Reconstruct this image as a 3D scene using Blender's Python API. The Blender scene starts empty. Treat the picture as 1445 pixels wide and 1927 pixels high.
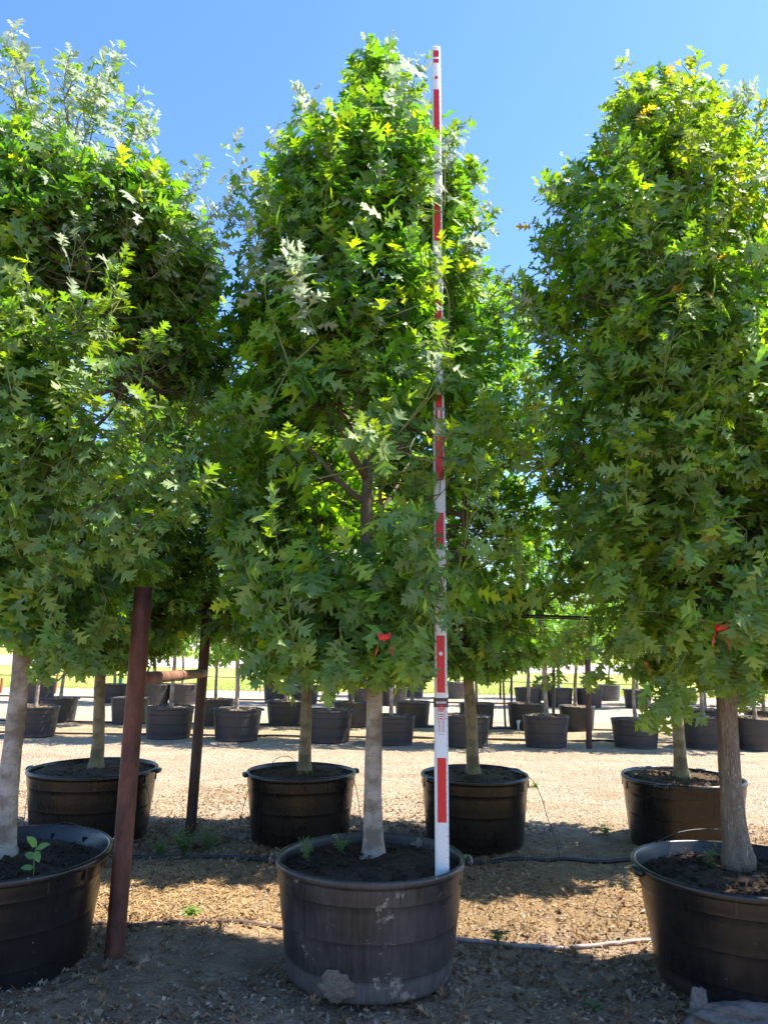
import bpy, math, random
import numpy as np
from mathutils import Vector, Matrix

# ------------------------------------------------------------------ camera, light, exposure
W0, H0, F = 1445.0, 1927.0, 1450.0
CAMZ = 1.56
PITCH = math.radians(9.47)
ROLL = math.radians(0.9)
sc = bpy.context.scene
cam_d = bpy.data.cameras.new('camera'); cam = bpy.data.objects.new('camera', cam_d)
sc.collection.objects.link(cam); sc.camera = cam
cam_d.sensor_fit = 'VERTICAL'; cam_d.sensor_height = 36.0; cam_d.lens = 36.0*F/H0
cam_d.clip_start = 0.05; cam_d.clip_end = 3000
FW = Vector((0, math.cos(PITCH), math.sin(PITCH)))
U0 = Vector((0, -math.sin(PITCH), math.cos(PITCH))); R0 = Vector((1, 0, 0))
RT = R0*math.cos(ROLL) + U0*math.sin(ROLL)
UP = U0*math.cos(ROLL) - R0*math.sin(ROLL)
cam.matrix_world = Matrix(((RT.x, UP.x, -FW.x, 0), (RT.y, UP.y, -FW.y, 0), (RT.z, UP.z, -FW.z, CAMZ), (0, 0, 0, 1)))

SUN_EL, SUN_AZ = math.radians(58), math.radians(80)     # azimuth clockwise from the view direction (+Y)
world = bpy.data.worlds.new('World'); sc.world = world; world.use_nodes = True
wn = world.node_tree; wn.nodes.clear()
sky = wn.nodes.new('ShaderNodeTexSky'); sky.sky_type = 'NISHITA'; sky.sun_disc = False
sky.sun_elevation = SUN_EL; sky.sun_rotation = SUN_AZ
sky.air_density = 1.15; sky.dust_density = 0.5; sky.ozone_density = 3.2; sky.altitude = 100
bg = wn.nodes.new('ShaderNodeBackground'); bg.inputs[1].default_value = 0.12
wo = wn.nodes.new('ShaderNodeOutputWorld')
hs = wn.nodes.new('ShaderNodeHueSaturation'); hs.inputs['Saturation'].default_value = 1.12
tn_ = wn.nodes.new('ShaderNodeMix'); tn_.data_type = 'RGBA'; tn_.blend_type = 'MULTIPLY'; tn_.inputs[0].default_value = 1; tn_.inputs[7].default_value = (.84, .87, 1.0, 1)
wn.links.new(sky.outputs[0], tn_.inputs[6]); wn.links.new(tn_.outputs[2], hs.inputs['Color']); wn.links.new(hs.outputs[0], bg.inputs[0]); wn.links.new(bg.outputs[0], wo.inputs[0])
sun_d = bpy.data.lights.new('sun', 'SUN'); sun_d.energy = 5.0; sun_d.angle = math.radians(0.5); sun_d.color = (1.0, 0.93, 0.80)
sun = bpy.data.objects.new('sun', sun_d); sc.collection.objects.link(sun)
sdir = Vector((math.sin(SUN_AZ)*math.cos(SUN_EL), math.cos(SUN_AZ)*math.cos(SUN_EL), math.sin(SUN_EL)))
sun.rotation_euler = (-sdir).to_track_quat('-Z', 'Y').to_euler()
sc.view_settings.view_transform = 'Standard'; sc.view_settings.look = 'None'
sc.view_settings.exposure = 1.52; sc.view_settings.gamma = 1.0
sc.cycles.max_bounces = 8; sc.cycles.diffuse_bounces = 5; sc.cycles.transmission_bounces = 6; sc.cycles.glossy_bounces = 3
sc.cycles.sample_clamp_indirect = 6

rnd = random.Random(7)
R = math.radians
COL = sc.collection

# ------------------------------------------------------------------ picture geometry -> the place
def ray(x, y):
    return FW + RT*((x-W0/2)/F) + UP*(-(y-H0/2)/F)
def ground(x, y, z=0.0):
    d = ray(x, y); t = (z-CAMZ)/d.z
    return Vector((d.x*t, d.y*t, z))
def at(x, y, Y):
    d = ray(x, y); t = Y/d.y
    return Vector((d.x*t, Y, CAMZ+d.z*t))

# ------------------------------------------------------------------ helpers
class MB:
    def __init__(s): s.v = []; s.f = []; s.m = []; s.n = 0
    def add(s, V, Fc, mi=0):
        s.v.extend([tuple(p) for p in V]); s.f.extend([tuple(i+s.n for i in f) for f in Fc]); s.m.extend([mi]*len(Fc)); s.n += len(V)
    def box(s, c, size, rz=0, mi=0, tilt=None):
        x, y, z = [q/2 for q in size]
        M = Matrix.Rotation(rz, 3, 'Z')
        if tilt is not None: M = tilt @ M
        V = [Vector(c)+M @ Vector((a*x, b*y, d*z)) for a, b, d in ((-1,-1,-1),(1,-1,-1),(1,1,-1),(-1,1,-1),(-1,-1,1),(1,-1,1),(1,1,1),(-1,1,1))]
        s.add(V, [(3,2,1,0),(4,5,6,7),(0,1,5,4),(1,2,6,5),(2,3,7,6),(3,0,4,7)], mi)
    def tube(s, pts, rad, n=8, mi=0, cap=True, ex=1.0, wob=None):
        pts = [Vector(p) for p in pts]
        if not hasattr(rad, '__len__'): rad = [rad]*len(pts)
        V = []; a = None
        for i, p in enumerate(pts):
            t = (pts[min(i+1, len(pts)-1)]-pts[max(i-1, 0)]).normalized()
            if a is None: a = t.cross(Vector((0,0,1)) if abs(t.z) < .9 else Vector((0,1,0))).normalized()
            else: a = (a-t*a.dot(t)).normalized()
            b = t.cross(a)
            for k in range(n):
                th = 2*math.pi*k/n; r = rad[i]
                if wob: r *= wob(i, th)
                V.append(p+a*(math.cos(th)*r)+b*(math.sin(th)*r*ex))
        Fc = [(i*n+k, i*n+(k+1) % n, (i+1)*n+(k+1) % n, (i+1)*n+k) for i in range(len(pts)-1) for k in range(n)]
        if cap:
            Fc.append(tuple(range(n-1, -1, -1))); Fc.append(tuple((len(pts)-1)*n+k for k in range(n)))
        s.add(V, Fc, mi)
    def lathe(s, prof, n=64, c=(0,0,0), mi=0, warp=None):
        V = []
        for r, z in prof:
            for k in range(n):
                th = 2*math.pi*k/n; rr, zz = (warp(r, z, th) if warp else (r, z))
                V.append((c[0]+rr*math.cos(th), c[1]+rr*math.sin(th), c[2]+zz))
        Fc = [(i*n+k, i*n+(k+1) % n, (i+1)*n+(k+1) % n, (i+1)*n+k) for i in range(len(prof)-1) for k in range(n)]
        s.add(V, Fc, mi)
    def build(s, name, mats, parent=None, smooth=False, loc=None):
        me = bpy.data.meshes.new(name); me.from_pydata(s.v, [], s.f)
        if not isinstance(mats, (list, tuple)): mats = [mats]
        for m in mats: me.materials.append(m)
        me.polygons.foreach_set('material_index', s.m)
        if smooth: me.polygons.foreach_set('use_smooth', [True]*len(s.f))
        me.update()
        o = bpy.data.objects.new(name, me); COL.objects.link(o)
        if parent: o.parent = parent
        if loc is not None: o.location = loc
        return o

def tag(o, label=None, cat=None, group=None, kind=None):
    if label: o['label'] = label
    if cat: o['category'] = cat
    if group: o['group'] = group
    if kind: o['kind'] = kind
    return o
def empty(name, loc, rz=0):
    o = bpy.data.objects.new(name, None); COL.objects.link(o); o.location = loc; o.rotation_euler.z = rz
    o.empty_display_size = .1
    return o
def copy_tree(o, parent=None):
    kids = [c for c in bpy.data.objects if c.parent == o]
    c = o.copy(); COL.objects.link(c)
    if parent: c.parent = parent
    for k in kids: copy_tree(k, c)
    return c

def mesh_np(name, V, quads, mats, mi=None, tint=None, parent=None, smooth=False):
    me = bpy.data.meshes.new(name)
    nv, nf = len(V), len(quads); k = quads.shape[1]
    me.vertices.add(nv); me.vertices.foreach_set('co', V.astype(np.float32).ravel())
    me.loops.add(nf*k); me.loops.foreach_set('vertex_index', quads.astype(np.int32).ravel())
    me.polygons.add(nf); me.polygons.foreach_set('loop_start', np.arange(0, nf*k, k, dtype=np.int32))
    try: me.polygons.foreach_set('loop_total', np.full(nf, k, dtype=np.int32))
    except Exception: pass
    for m in mats: me.materials.append(m)
    if mi is not None: me.polygons.foreach_set('material_index', mi.astype(np.int32))
    if tint is not None:
        at_ = me.attributes.new('tint', 'FLOAT_COLOR', 'POINT')
        at_.data.foreach_set('color', tint.astype(np.float32).ravel())
    if smooth: me.polygons.foreach_set('use_smooth', np.ones(nf, dtype=bool))
    me.update(calc_edges=True)
    o = bpy.data.objects.new(name, me); COL.objects.link(o)
    if parent: o.parent = parent
    return o

class Sines:
    def __init__(s, seed, freq, n=10, dim=3):
        r = np.random.RandomState(seed); d = r.normal(size=(n, dim)); d /= np.linalg.norm(d, axis=1)[:, None]
        s.k = d*freq*r.uniform(.5, 1.6, (n, 1)); s.p = r.uniform(0, 6.28, n); s.n = n
    def __call__(s, P):
        return np.sin(P @ s.k.T + s.p).sum(1)/math.sqrt(s.n*.5)

# ------------------------------------------------------------------ materials
class NT:
    def __init__(s, name):
        s.mat = bpy.data.materials.new(name); s.mat.use_nodes = True; s.t = s.mat.node_tree; s.t.nodes.clear()
        s.out = s.t.nodes.new('ShaderNodeOutputMaterial')
    def n(s, typ, **kw):
        nd = s.t.nodes.new(typ)
        for k, v in kw.items():
            if k in nd.inputs.keys(): 
                s.set(nd.inputs[k], v)
            else: setattr(nd, k, v)
        return nd
    def set(s, inp, v):
        if isinstance(v, bpy.types.NodeSocket): s.t.links.new(v, inp)
        else: inp.default_value = v
    def coord(s, sc_=(1,1,1), out='Object'):
        tc = s.t.nodes.new('ShaderNodeTexCoord'); mp = s.t.nodes.new('ShaderNodeMapping'); mp.inputs['Scale'].default_value = sc_
        s.t.links.new(tc.outputs[out], mp.inputs[0]); return mp.outputs[0]
    def noise(s, co, scale, detail=4, rough=.55, dist=0):
        nd = s.t.nodes.new('ShaderNodeTexNoise'); s.t.links.new(co, nd.inputs['Vector'])
        nd.inputs['Scale'].default_value = scale; nd.inputs['Detail'].default_value = detail; nd.inputs['Roughness'].default_value = rough
        nd.inputs['Distortion'].default_value = dist; return nd.outputs[0]
    def ramp(s, fac, stops):
        nd = s.t.nodes.new('ShaderNodeValToRGB'); s.t.links.new(fac, nd.inputs[0]); e = nd.color_ramp.elements
        while len(e) < len(stops): e.new(.5)
        for i, (p, c) in enumerate(stops):
            e[i].position = p; e[i].color = (*c, 1) if hasattr(c, '__len__') else (c, c, c, 1)
        return nd.outputs[0]
    def mix(s, f, a, b, typ='MIX'):
        nd = s.t.nodes.new('ShaderNodeMix'); nd.data_type = 'RGBA'; nd.blend_type = typ
        s.set(nd.inputs[0], f)
        for i, v in ((6, a), (7, b)):
            if isinstance(v, bpy.types.NodeSocket): s.t.links.new(v, nd.inputs[i])
            else: nd.inputs[i].default_value = (*v, 1) if len(v) == 3 else v
        return nd.outputs[2]
    def math(s, op, a, b=0.0, clamp=False):
        nd = s.t.nodes.new('ShaderNodeMath'); nd.operation = op; nd.use_clamp = clamp; s.set(nd.inputs[0], a); s.set(nd.inputs[1], b); return nd.outputs[0]
    def bump(s, h, strength=.5, dist=.01, normal=None):
        nd = s.t.nodes.new('ShaderNodeBump'); s.t.links.new(h, nd.inputs['Height']); nd.inputs['Strength'].default_value = strength
        nd.inputs['Distance'].default_value = dist
        if normal is not None: s.t.links.new(normal, nd.inputs['Normal'])
        return nd.outputs[0]
    def principled(s, base, rough=.6, spec=.5, normal=None, metal=0.0):
        p = s.t.nodes.new('ShaderNodeBsdfPrincipled'); 
        if isinstance(base, bpy.types.NodeSocket): s.t.links.new(base, p.inputs['Base Color'])
        else: p.inputs['Base Color'].default_value = (*base, 1)
        s.set(p.inputs['Roughness'], rough); p.inputs['Specular IOR Level'].default_value = spec; p.inputs['Metallic'].default_value = metal
        if normal is not None: s.t.links.new(normal, p.inputs['Normal'])
        s.t.links.new(p.outputs[0], s.out.inputs[0]); return p
    def xyz(s, co):
        nd = s.t.nodes.new('ShaderNodeSeparateXYZ'); s.t.links.new(co, nd.inputs[0]); return nd.outputs

def mat_leaf(name, rough=.37, trans=.45, spec=.8, boost=(2.3, 2.1, .35), palef=.20, palec=(.30, .40, .18)):
    m = NT(name); a = m.n('ShaderNodeAttribute', attribute_name='tint')
    geo = m.n('ShaderNodeNewGeometry')
    co = m.coord(); nz = m.noise(co, 35, 2)
    var = m.ramp(nz, [(.3, .82), (.7, 1.15)])
    col = m.mix(1.0, a.outputs['Color'], var, 'MULTIPLY')
    pale = m.mix(palef, col, palec)
    c2 = m.mix(geo.outputs['Backfacing'], col, pale)
    p = m.principled(c2, m.math('ADD', m.math('MULTIPLY', geo.outputs['Backfacing'], .2), rough), spec, m.bump(nz, .25, .004))
    tr = m.n('ShaderNodeBsdfTranslucent'); bm = m.mix(a.outputs['Alpha'], (1.0, 1.0, 1.0), boost); tc = m.mix(1.0, col, bm, 'MULTIPLY'); m.t.links.new(tc, tr.inputs[0])
    mx = m.n('ShaderNodeMixShader'); mx.inputs[0].default_value = trans
    m.t.links.new(p.outputs[0], mx.inputs[1]); m.t.links.new(tr.outputs[0], mx.inputs[2]); m.t.links.new(mx.outputs[0], m.out.inputs[0])
    return m.mat

def mat_bark_smooth(name, c1=(.30,.26,.21), c2=(.52,.47,.40), moss=(.20,.20,.10), mf=.35):
    m = NT(name); co = m.coord((1,1,1.3)); co2 = m.coord((6,6,1)); co3 = m.coord()
    a = m.noise(co, 9, 5); b = m.noise(co2, 6, 4); d = m.noise(co3, 2.2, 3)
    col = m.mix(m.ramp(a, [(.40,0),(.58,1)]), c1, c2)
    lent = m.ramp(m.noise(m.coord((1,1,6)), 30, 3), [(.63,0),(.67,1)])
    col = m.mix(m.math('MULTIPLY', lent, .8), col, (.12,.09,.065))
    fs = m.noise(m.coord((1,1,.35)), 70, 3, .7); col = m.mix(m.math('MULTIPLY', m.ramp(fs, [(.55,0),(.66,1)]), .4), col, (.15,.115,.085))
    col = m.mix(m.math('MULTIPLY', m.ramp(d, [(.45,0),(.65,1)]), mf), col, moss)
    zz_ = m.xyz(co3)[2]; col = m.mix(m.math('MULTIPLY', m.ramp(m.math('MULTIPLY', zz_, .25), [(.22,0),(.34,1)]), .8), col, (.13,.105,.08))  # upper bark darker: younger wood, plus crown shade put into the colour
    knot = m.ramp(m.noise(m.coord((1,1,1.6)), 7, 3), [(.66,0),(.72,1)]); col = m.mix(m.math('MULTIPLY', knot, .6), col, (.11,.08,.06))
    h = m.math('ADD', m.math('ADD', a, b), knot)
    m.principled(col, .85, .25, m.bump(h, .7, .007)); return m.mat
def mat_bark_rough(name, dark=(.19,.135,.095), light=(.50,.38,.27)):
    m = NT(name); co = m.coord((1,1,.30)); n0 = m.noise(co, 30, 5, .65, .5); d = m.noise(m.coord(), 8, 4)
    v = m.n('ShaderNodeTexVoronoi', feature='DISTANCE_TO_EDGE'); wv = m.mix(.16, co, m.n('ShaderNodeTexNoise', Scale=14.0).outputs[1]); m.t.links.new(wv, v.inputs['Vector']); v.inputs['Scale'].default_value = 62
    w = m.math('ADD', m.math('MULTIPLY', m.ramp(v.outputs['Distance'], [(0,0),(.30,1)]), .38), m.math('MULTIPLY', n0, .75))
    col = m.mix(m.ramp(w, [(.30,0),(.72,1)]), dark, light); col = m.mix(m.math('MULTIPLY', d, .35), col, (.30,.28,.24))
    m.principled(col, .9, .2, m.bump(w, 1.0, .02)); return m.mat
def mat_twig(name, c=(.085,.065,.042)):
    m = NT(name); a = m.noise(m.coord(), 30, 3); m.principled(m.mix(a, c, tuple(q*1.7 for q in c)), .7, .3, m.bump(a, .3, .003)); return m.mat

def mat_pot(name, base=(.022,.021,.023), dust=(.12,.105,.10), amt=.5, mud=(.30,.235,.18), mudthr=.64, base_h=.12, rough=.42, light=.0):
    m = NT(name); co = m.coord(); z = m.xyz(co)[2]
    a = m.noise(co, 3.2, 5, .6); s_ = m.noise(m.coord((9,9,.7)), 6, 4, .6); f = m.noise(co, 60, 4, .7)
    dm = m.math('MULTIPLY', m.ramp(m.math('ADD', m.math('MULTIPLY', a, .6), m.math('MULTIPLY', s_, .4)), [(.38,0),(.68,1)]), amt)
    col = m.mix(dm, base, dust)
    # faded, scuffed foot of the pot
    hz = m.math('ADD', z, m.math('MULTIPLY', a, .05))
    foot = m.ramp(hz, [(base_h, 1),(base_h+.025, 0)])
    col = m.mix(m.math('MULTIPLY', m.math('MULTIPLY', foot, m.ramp(s_, [(.3,.35),(.65,1)])), min(1, amt*1.2)), col, tuple(q*1.5 for q in dust))
    # dried mud splashes and water spots
    mk = m.ramp(m.noise(co, 7.5, 8, .75), [(mudthr,0),(mudthr+.02,1)])
    col = m.mix(mk, col, mud)
    sp = m.ramp(m.noise(co, 75, 2), [(.74,0),(.76,1)]); sp = m.math('MULTIPLY', sp, m.ramp(a, [(.5,0),(.62,1)]))
    col = m.mix(sp, col, (.38,.36,.34))
    rg = m.math('ADD', m.math('MULTIPLY', dm, .35), m.math('ADD', m.math('MULTIPLY', f, .15), rough-.07)); rg = m.math('ADD', rg, m.math('MULTIPLY', mk, .4), True)
    h = m.math('ADD', m.math('MULTIPLY', mk, 1.2), m.math('MULTIPLY', f, .25))
    m.principled(col, rg, .5, m.bump(h, .35, .006)); return m.mat
def mat_soil(name, a=(.035,.024,.017), b=(.13,.09,.06)):
    m = NT(name); co = m.coord(); n1 = m.noise(co, 55, 6, .75); n2 = m.noise(co, 9, 4)
    sp = m.ramp(m.noise(co, 130, 2), [(.66,0),(.70,1)])
    col = m.mix(m.ramp(n1, [(.35,0),(.7,1)]), a, b); col = m.mix(m.math('MULTIPLY', n2, .4), col, (.09,.06,.035)); col = m.mix(m.math('MULTIPLY', sp, .5), col, (.36,.29,.2))
    m.principled(col, .95, .15, m.bump(n1, 1, .03)); return m.mat
def mat_plain(name, c, rough=.5, spec=.4, var=.15, metal=0.0, sc_=20):
    m = NT(name); a = m.noise(m.coord(), sc_, 4)
    m.principled(m.mix(a, tuple(q*(1-var) for q in c), tuple(min(1, q*(1+var)) for q in c)), rough, spec, m.bump(a, .15, .003), metal); return m.mat
def mat_rust(name, a=(.045,.016,.013), b=(.16,.058,.036)):
    m = NT(name); co = m.coord((1,1,.35)); n1 = m.noise(co, 12, 6, .65); n2 = m.noise(m.coord(), 90, 3, .7)
    col = m.mix(m.ramp(n1, [(.35,0),(.65,1)]), a, b); col = m.mix(m.ramp(n2, [(.6,0),(.75,.6)]), col, (.24,.11,.065))
    m.principled(col, .62, .4, m.bump(m.math('ADD', n1, n2), .5, .003)); return m.mat

M_LEAF = mat_leaf('oak_leaf'); M_LEAF2 = mat_leaf('oak_leaf_far', .42, .40)
M_LIVE = mat_leaf('small_leaf', .45, .22, .4)
M_TWIG = mat_twig('twig_bark'); M_LIMB = mat_twig('limb_bark', (.12,.095,.07)); M_GTWIG = mat_twig('green_twig', (.13,.15,.05))  # limb bark darkened: the crown's inner shade is put into its colour
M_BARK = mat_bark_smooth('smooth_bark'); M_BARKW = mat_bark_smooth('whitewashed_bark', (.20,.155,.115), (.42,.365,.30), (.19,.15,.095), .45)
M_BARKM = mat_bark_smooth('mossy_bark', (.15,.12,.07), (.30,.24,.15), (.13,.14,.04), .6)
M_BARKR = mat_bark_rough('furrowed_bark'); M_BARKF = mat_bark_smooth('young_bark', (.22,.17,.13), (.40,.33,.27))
M_SOIL = mat_soil('potting_soil'); M_SOIL2 = mat_soil('dry_potting_soil', (.07,.045,.028), (.24,.16,.09)); M_SOIL3 = mat_soil('pale_mulch', (.16,.10,.06), (.46,.32,.2))
M_RUST = mat_rust('rusty_steel'); M_RUSTD = mat_rust('dark_rusty_steel', (.035,.02,.018), (.09,.042,.03)); M_RUSTL = mat_rust('scaled_rust', (.11,.05,.035), (.28,.14,.095))
M_HOSE = mat_plain('black_poly_pipe', (.022,.021,.022), .38, .5, .3)
M_HOSEB = mat_plain('dusty_brown_pipe', (.12,.075,.062), .5, .4, .3); M_HOSEP = mat_plain('dusty_pale_pipe', (.34,.27,.25), .5, .4, .3)
M_TAPE = mat_plain('red_flagging_tape', (.75,.03,.03), .4, .5, .1)

# ------------------------------------------------------------------ the ground
def axis(fine0, fine1, step, lim0, lim1):
    a = list(np.arange(fine0, fine1, step)); s = step; x = fine0
    lo = []
    while x > lim0: s *= 1.28; x -= s; lo.append(x)
    s = step; x = a[-1]; hi = []
    while x < lim1: s *= 1.28; x += s; hi.append(x)
    return np.array(lo[::-1]+a+hi)
gx = axis(-4.2, 4.2, .035, -900, 900); gy = axis(2.3, 9.5, .035, -300, 1500)
GN = [Sines(11, 1.3, 12), Sines(12, 5.5, 14), Sines(13, 19, 14), Sines(14, 42, 14)]
def gz(P):
    P3 = np.column_stack([P[:, 0], P[:, 1], np.zeros(len(P))])
    near = np.clip(1-(P[:, 1]-9)/6, 0, 1)*np.clip(1-(np.abs(P[:, 0])-5)/4, 0, 1)*np.clip((P[:, 1]+1)/2, 0, 1)
    rise = .05*np.clip((4.75-P[:, 1])/.9, 0, 1)*np.clip((P[:, 1]+2)/2, 0, 1)*np.clip(1-(np.abs(P[:, 0])-6)/6, 0, 1)
    return rise+(.016*GN[0](P3)+.011*GN[1](P3)+.0035*GN[2](P3)+.002*GN[3](P3))*near
X, Y = np.meshgrid(gx, gy); PP = np.column_stack([X.ravel(), Y.ravel()])
V = np.column_stack([PP, gz(PP)])
nx, ny = len(gx), len(gy); ii = (np.arange(ny-1)[:, None]*nx+np.arange(nx-1)[None, :]).ravel()
Q = np.column_stack([ii, ii+1, ii+nx+1, ii+nx])
def mat_ground():
    m = NT('gravel_ground'); co = m.coord(); x, y, z = m.xyz(co)
    big = m.noise(co, .8, 4); med = m.noise(co, 5, 5, .65); fine = m.noise(co, 48, 6, .75); st = m.noise(m.coord((1,2.6,1)), 30, 4, .7, .8)
    vor = m.n('ShaderNodeTexVoronoi'); m.t.links.new(co, vor.inputs['Vector']); vor.inputs['Scale'].default_value = 42
    vor2 = m.n('ShaderNodeTexVoronoi'); m.t.links.new(co, vor2.inputs['Vector']); vor2.inputs['Scale'].default_value = 16
    dirt = m.mix(m.ramp(med, [(.35,0),(.65,1)]), (.24,.155,.09), (.50,.36,.235))
    straw = m.mix(m.ramp(st, [(.38,0),(.64,1)]), (.16,.09,.04), (.56,.37,.17))
    cal = m.mix(m.ramp(fine, [(.40,0),(.60,1)]), (.25,.175,.11), (.66,.53,.39))
    cal = m.mix(m.ramp(vor.outputs['Distance'], [(.0,.30),(.35,0)]), cal, (.76,.68,.57))
    # straw-littered lane between the first two rows; pale crushed stone in the drive behind them
    yb = m.math('ADD', y, m.math('MULTIPLY', m.math('SUBTRACT', big, .5), 1.2))
    l1 = m.math('MULTIPLY', m.ramp(m.math('MULTIPLY', yb, .1), [(.440,0),(.465,1)]), m.ramp(m.math('MULTIPLY', yb, .1), [(.56,1),(.62,0)]))
    l2 = m.ramp(m.math('MULTIPLY', yb, .1), [(.67,0),(.71,1)])
    col = m.mix(m.math('MULTIPLY', m.math('MULTIPLY', l1, m.ramp(med, [(.30,.25),(.52,1)])), .95), dirt, straw)
    col = m.mix(l2, col, cal)
    rut = m.noise(m.coord((.22,2.2,1)), 1.0, 4, .6); col = m.mix(m.math('MULTIPLY', m.ramp(rut, [(.50,0),(.60,1)]), .35), col, (.34,.24,.15)); patch = m.noise(m.coord((.6,1,1)), 1.7, 5, .65); col = m.mix(m.math('MULTIPLY', m.ramp(patch, [(.54,0),(.66,1)]), .45), col, (.30,.185,.09))
    l3 = m.math('MULTIPLY', m.ramp(m.math('MULTIPLY', yb, .05), [(.62,0),(.64,1)]), m.ramp(m.math('MULTIPLY', yb, .05), [(.72,1),(.75,0)]))
    col = m.mix(m.math('MULTIPLY', l3, m.ramp(med, [(.4,0),(.55,.8)])), col, (.45,.33,.17))
    white = m.ramp(m.math('MULTIPLY', y, .02), [(.28,0),(.33,.75)])
    col = m.mix(m.math('MULTIPLY', white, m.ramp(fine, [(.4,.3),(.6,1)])), col, (.58,.48,.37))
    col = m.mix(m.ramp(fine, [(.25,.45),(.42,0)]), col, (.10,.07,.05))
    col = m.mix(m.ramp(vor2.outputs['Distance'], [(.06,.5),(.10,0)]), col, (.55,.49,.42))
    h = m.math('ADD', fine, m.math('MULTIPLY', vor.outputs['Distance'], -.7)); h = m.math('ADD', h, m.math('MULTIPLY', med, 3.0))
    m.principled(col, .93, .2, m.bump(h, 1.0, .035)); return m.mat
tag(mesh_np('ground', V, Q, [mat_ground()], smooth=True), 'tan gravel and bare dirt ground littered with straw and leaves', kind='structure')

def mat_lawn():
    m = NT('mown_lawn'); co = m.coord(); a = m.noise(co, .25, 4); b = m.noise(co, 14, 5, .8); c = m.noise(m.coord((1,.15,1)), 1.2, 3)
    col = m.mix(m.ramp(b, [(.3,0),(.7,1)]), (.15,.23,.04), (.36,.42,.11)); col = m.mix(m.math('MULTIPLY', m.ramp(a, [(.4,0),(.6,1)]), .5), col, (.40,.42,.13))
    col = m.mix(m.math('MULTIPLY', m.ramp(c, [(.5,0),(.62,1)]), .35), col, (.45,.40,.16))
    m.principled(col, .95, .1, m.bump(b, 1, .05)); return m.mat
ML = mat_lawn()
def strip(name, y0, y1, z, mat, label, x0=-350, x1=350, nx=40, jag=0.0, kind='structure'):
    b = MB(); xs = np.linspace(x0, x1, nx); V = []
    r = random.Random(y0)
    for x in xs: V.append((x, y0+r.uniform(-jag, jag), z))
    for x in xs: V.append((x, y1, z))
    b.add(V, [(i, i+1, nx+i+1, nx+i) for i in range(nx-1)]); return tag(b.build(name, mat), label, kind=kind)
def yground(x, y): return ground(x, y).y
LY0 = yground(722, 1303); RY0 = yground(722, 1263); RY1 = yground(722, 1246); L2 = yground(722, 1229); 
strip('lawn', LY0, RY0, .012, ML, 'bright mown grass strip between the nursery and the road', -120, 120, 400, .35)
M_ROAD = mat_plain('pale_concrete', (.50,.44,.38), .9, .2, .12, sc_=3)
strip('road', RY0, RY1, .03, M_ROAD, 'pale concrete road beyond the grass strip')
strip('road_shoulder', RY1, RY1+1.6, .05, mat_plain('road_edge', (.40,.36,.32), .9, .2), 'grey edge band along the far side of the road')
strip('far_lawn', RY1+1.6, L2, .02, ML, 'second mown grass strip on the far side of the road')
strip('parking_lot', L2, 420, .03, M_ROAD, 'pale concrete lot beyond the far grass strip')

def stubble():       # real grass blades along the near edge of the lawn
    r = np.random.RandomState(5); n = 26000
    x = r.uniform(-16, 16, n); y = LY0+np.abs(r.normal(0, 3.2, n))-.5; x *= y/LY0
    h = r.uniform(.03, .08, n); a = r.uniform(0, 6.28, n); w = .012
    dx, dy = np.cos(a)*w, np.sin(a)*w; lx, ly = r.normal(0, .03, n), r.normal(0, .03, n)
    V = np.stack([np.column_stack([x-dx, y-dy, 0*x]), np.column_stack([x+dx, y+dy, 0*x]), np.column_stack([x+lx, y+ly, h])], 1).reshape(-1, 3)
    g = r.uniform(0, 1, (n, 1)); c = (1-g)*np.array([[.24,.30,.06]])+g*np.array([[.50,.46,.18]])
    t = np.repeat(np.column_stack([c, np.ones(n)]), 3, axis=0)
    o = mesh_np('grass', V, np.arange(3*n).reshape(-1, 3), [M_LIVE], tint=t); tag(o, 'ragged longer grass along the near edge of the lawn', 'grass', kind='stuff')
stubble()

# ------------------------------------------------------------------ leaf templates
EDGE = [(.0,.012,.0),(.12,.06,.10),(.24,.24,.18),(.27,.225,.24),(.285,.065,.29),(.35,.075,.35),(.52,.37,.42),(.555,.33,.47),(.525,.075,.54),(.60,.09,.60),(.79,.34,.67),(.82,.28,.71),(.775,.08,.78),(.90,.16,.86),(.92,.05,.92),(1.02,.008,1.0)]
EDGE_LO = [(.0,.012,.0),(.26,.26,.18),(.29,.08,.28),(.54,.36,.42),(.54,.09,.54),(.80,.30,.68),(.78,.09,.78),(1.0,.03,.98)]
EDGE_S = [(.0,.01,.0),(.25,.15,.25),(.6,.19,.6),(1.0,.01,1.0)]
def template(edge, seed, droop=.28, fold=.25, wave=.03, width=1.0, petiole=True):
    r = np.random.RandomState(seed); V = []; Fc = []
    n = len(edge); lob = r.uniform(.82, 1.2, (2, n)); ph = r.uniform(0, 6.28)
    def zf(x, y): return -droop*x*x+fold*abs(y)+wave*math.sin(9*x+ph+3*y)-.15*abs(y)**2*4
    for (ex, ey, mx) in edge: V.append((mx, 0, zf(mx, 0)))
    for sd in (0, 1):
        s = 1 if sd == 0 else -1
        o = len(V)
        for i, (ex, ey, mx) in enumerate(edge):
            yy = ey*width*s*lob[sd, i]; xx = ex+(.03*s if 2 < i < n-2 else 0); V.append((xx, yy, zf(xx, yy)))
        for i in range(n-1):
            q = (i, i+1, o+i+1, o+i); Fc.append(q if s < 0 else q[::-1])
    if petiole:
        o = len(V); V += [(-.16,.006,-.03),(-.16,-.006,-.03),(0.0,-.009,0),(0.0,.009,0)]; Fc.append((o, o+1, o+2, o+3))
    return np.array(V), np.array(Fc)
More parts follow.
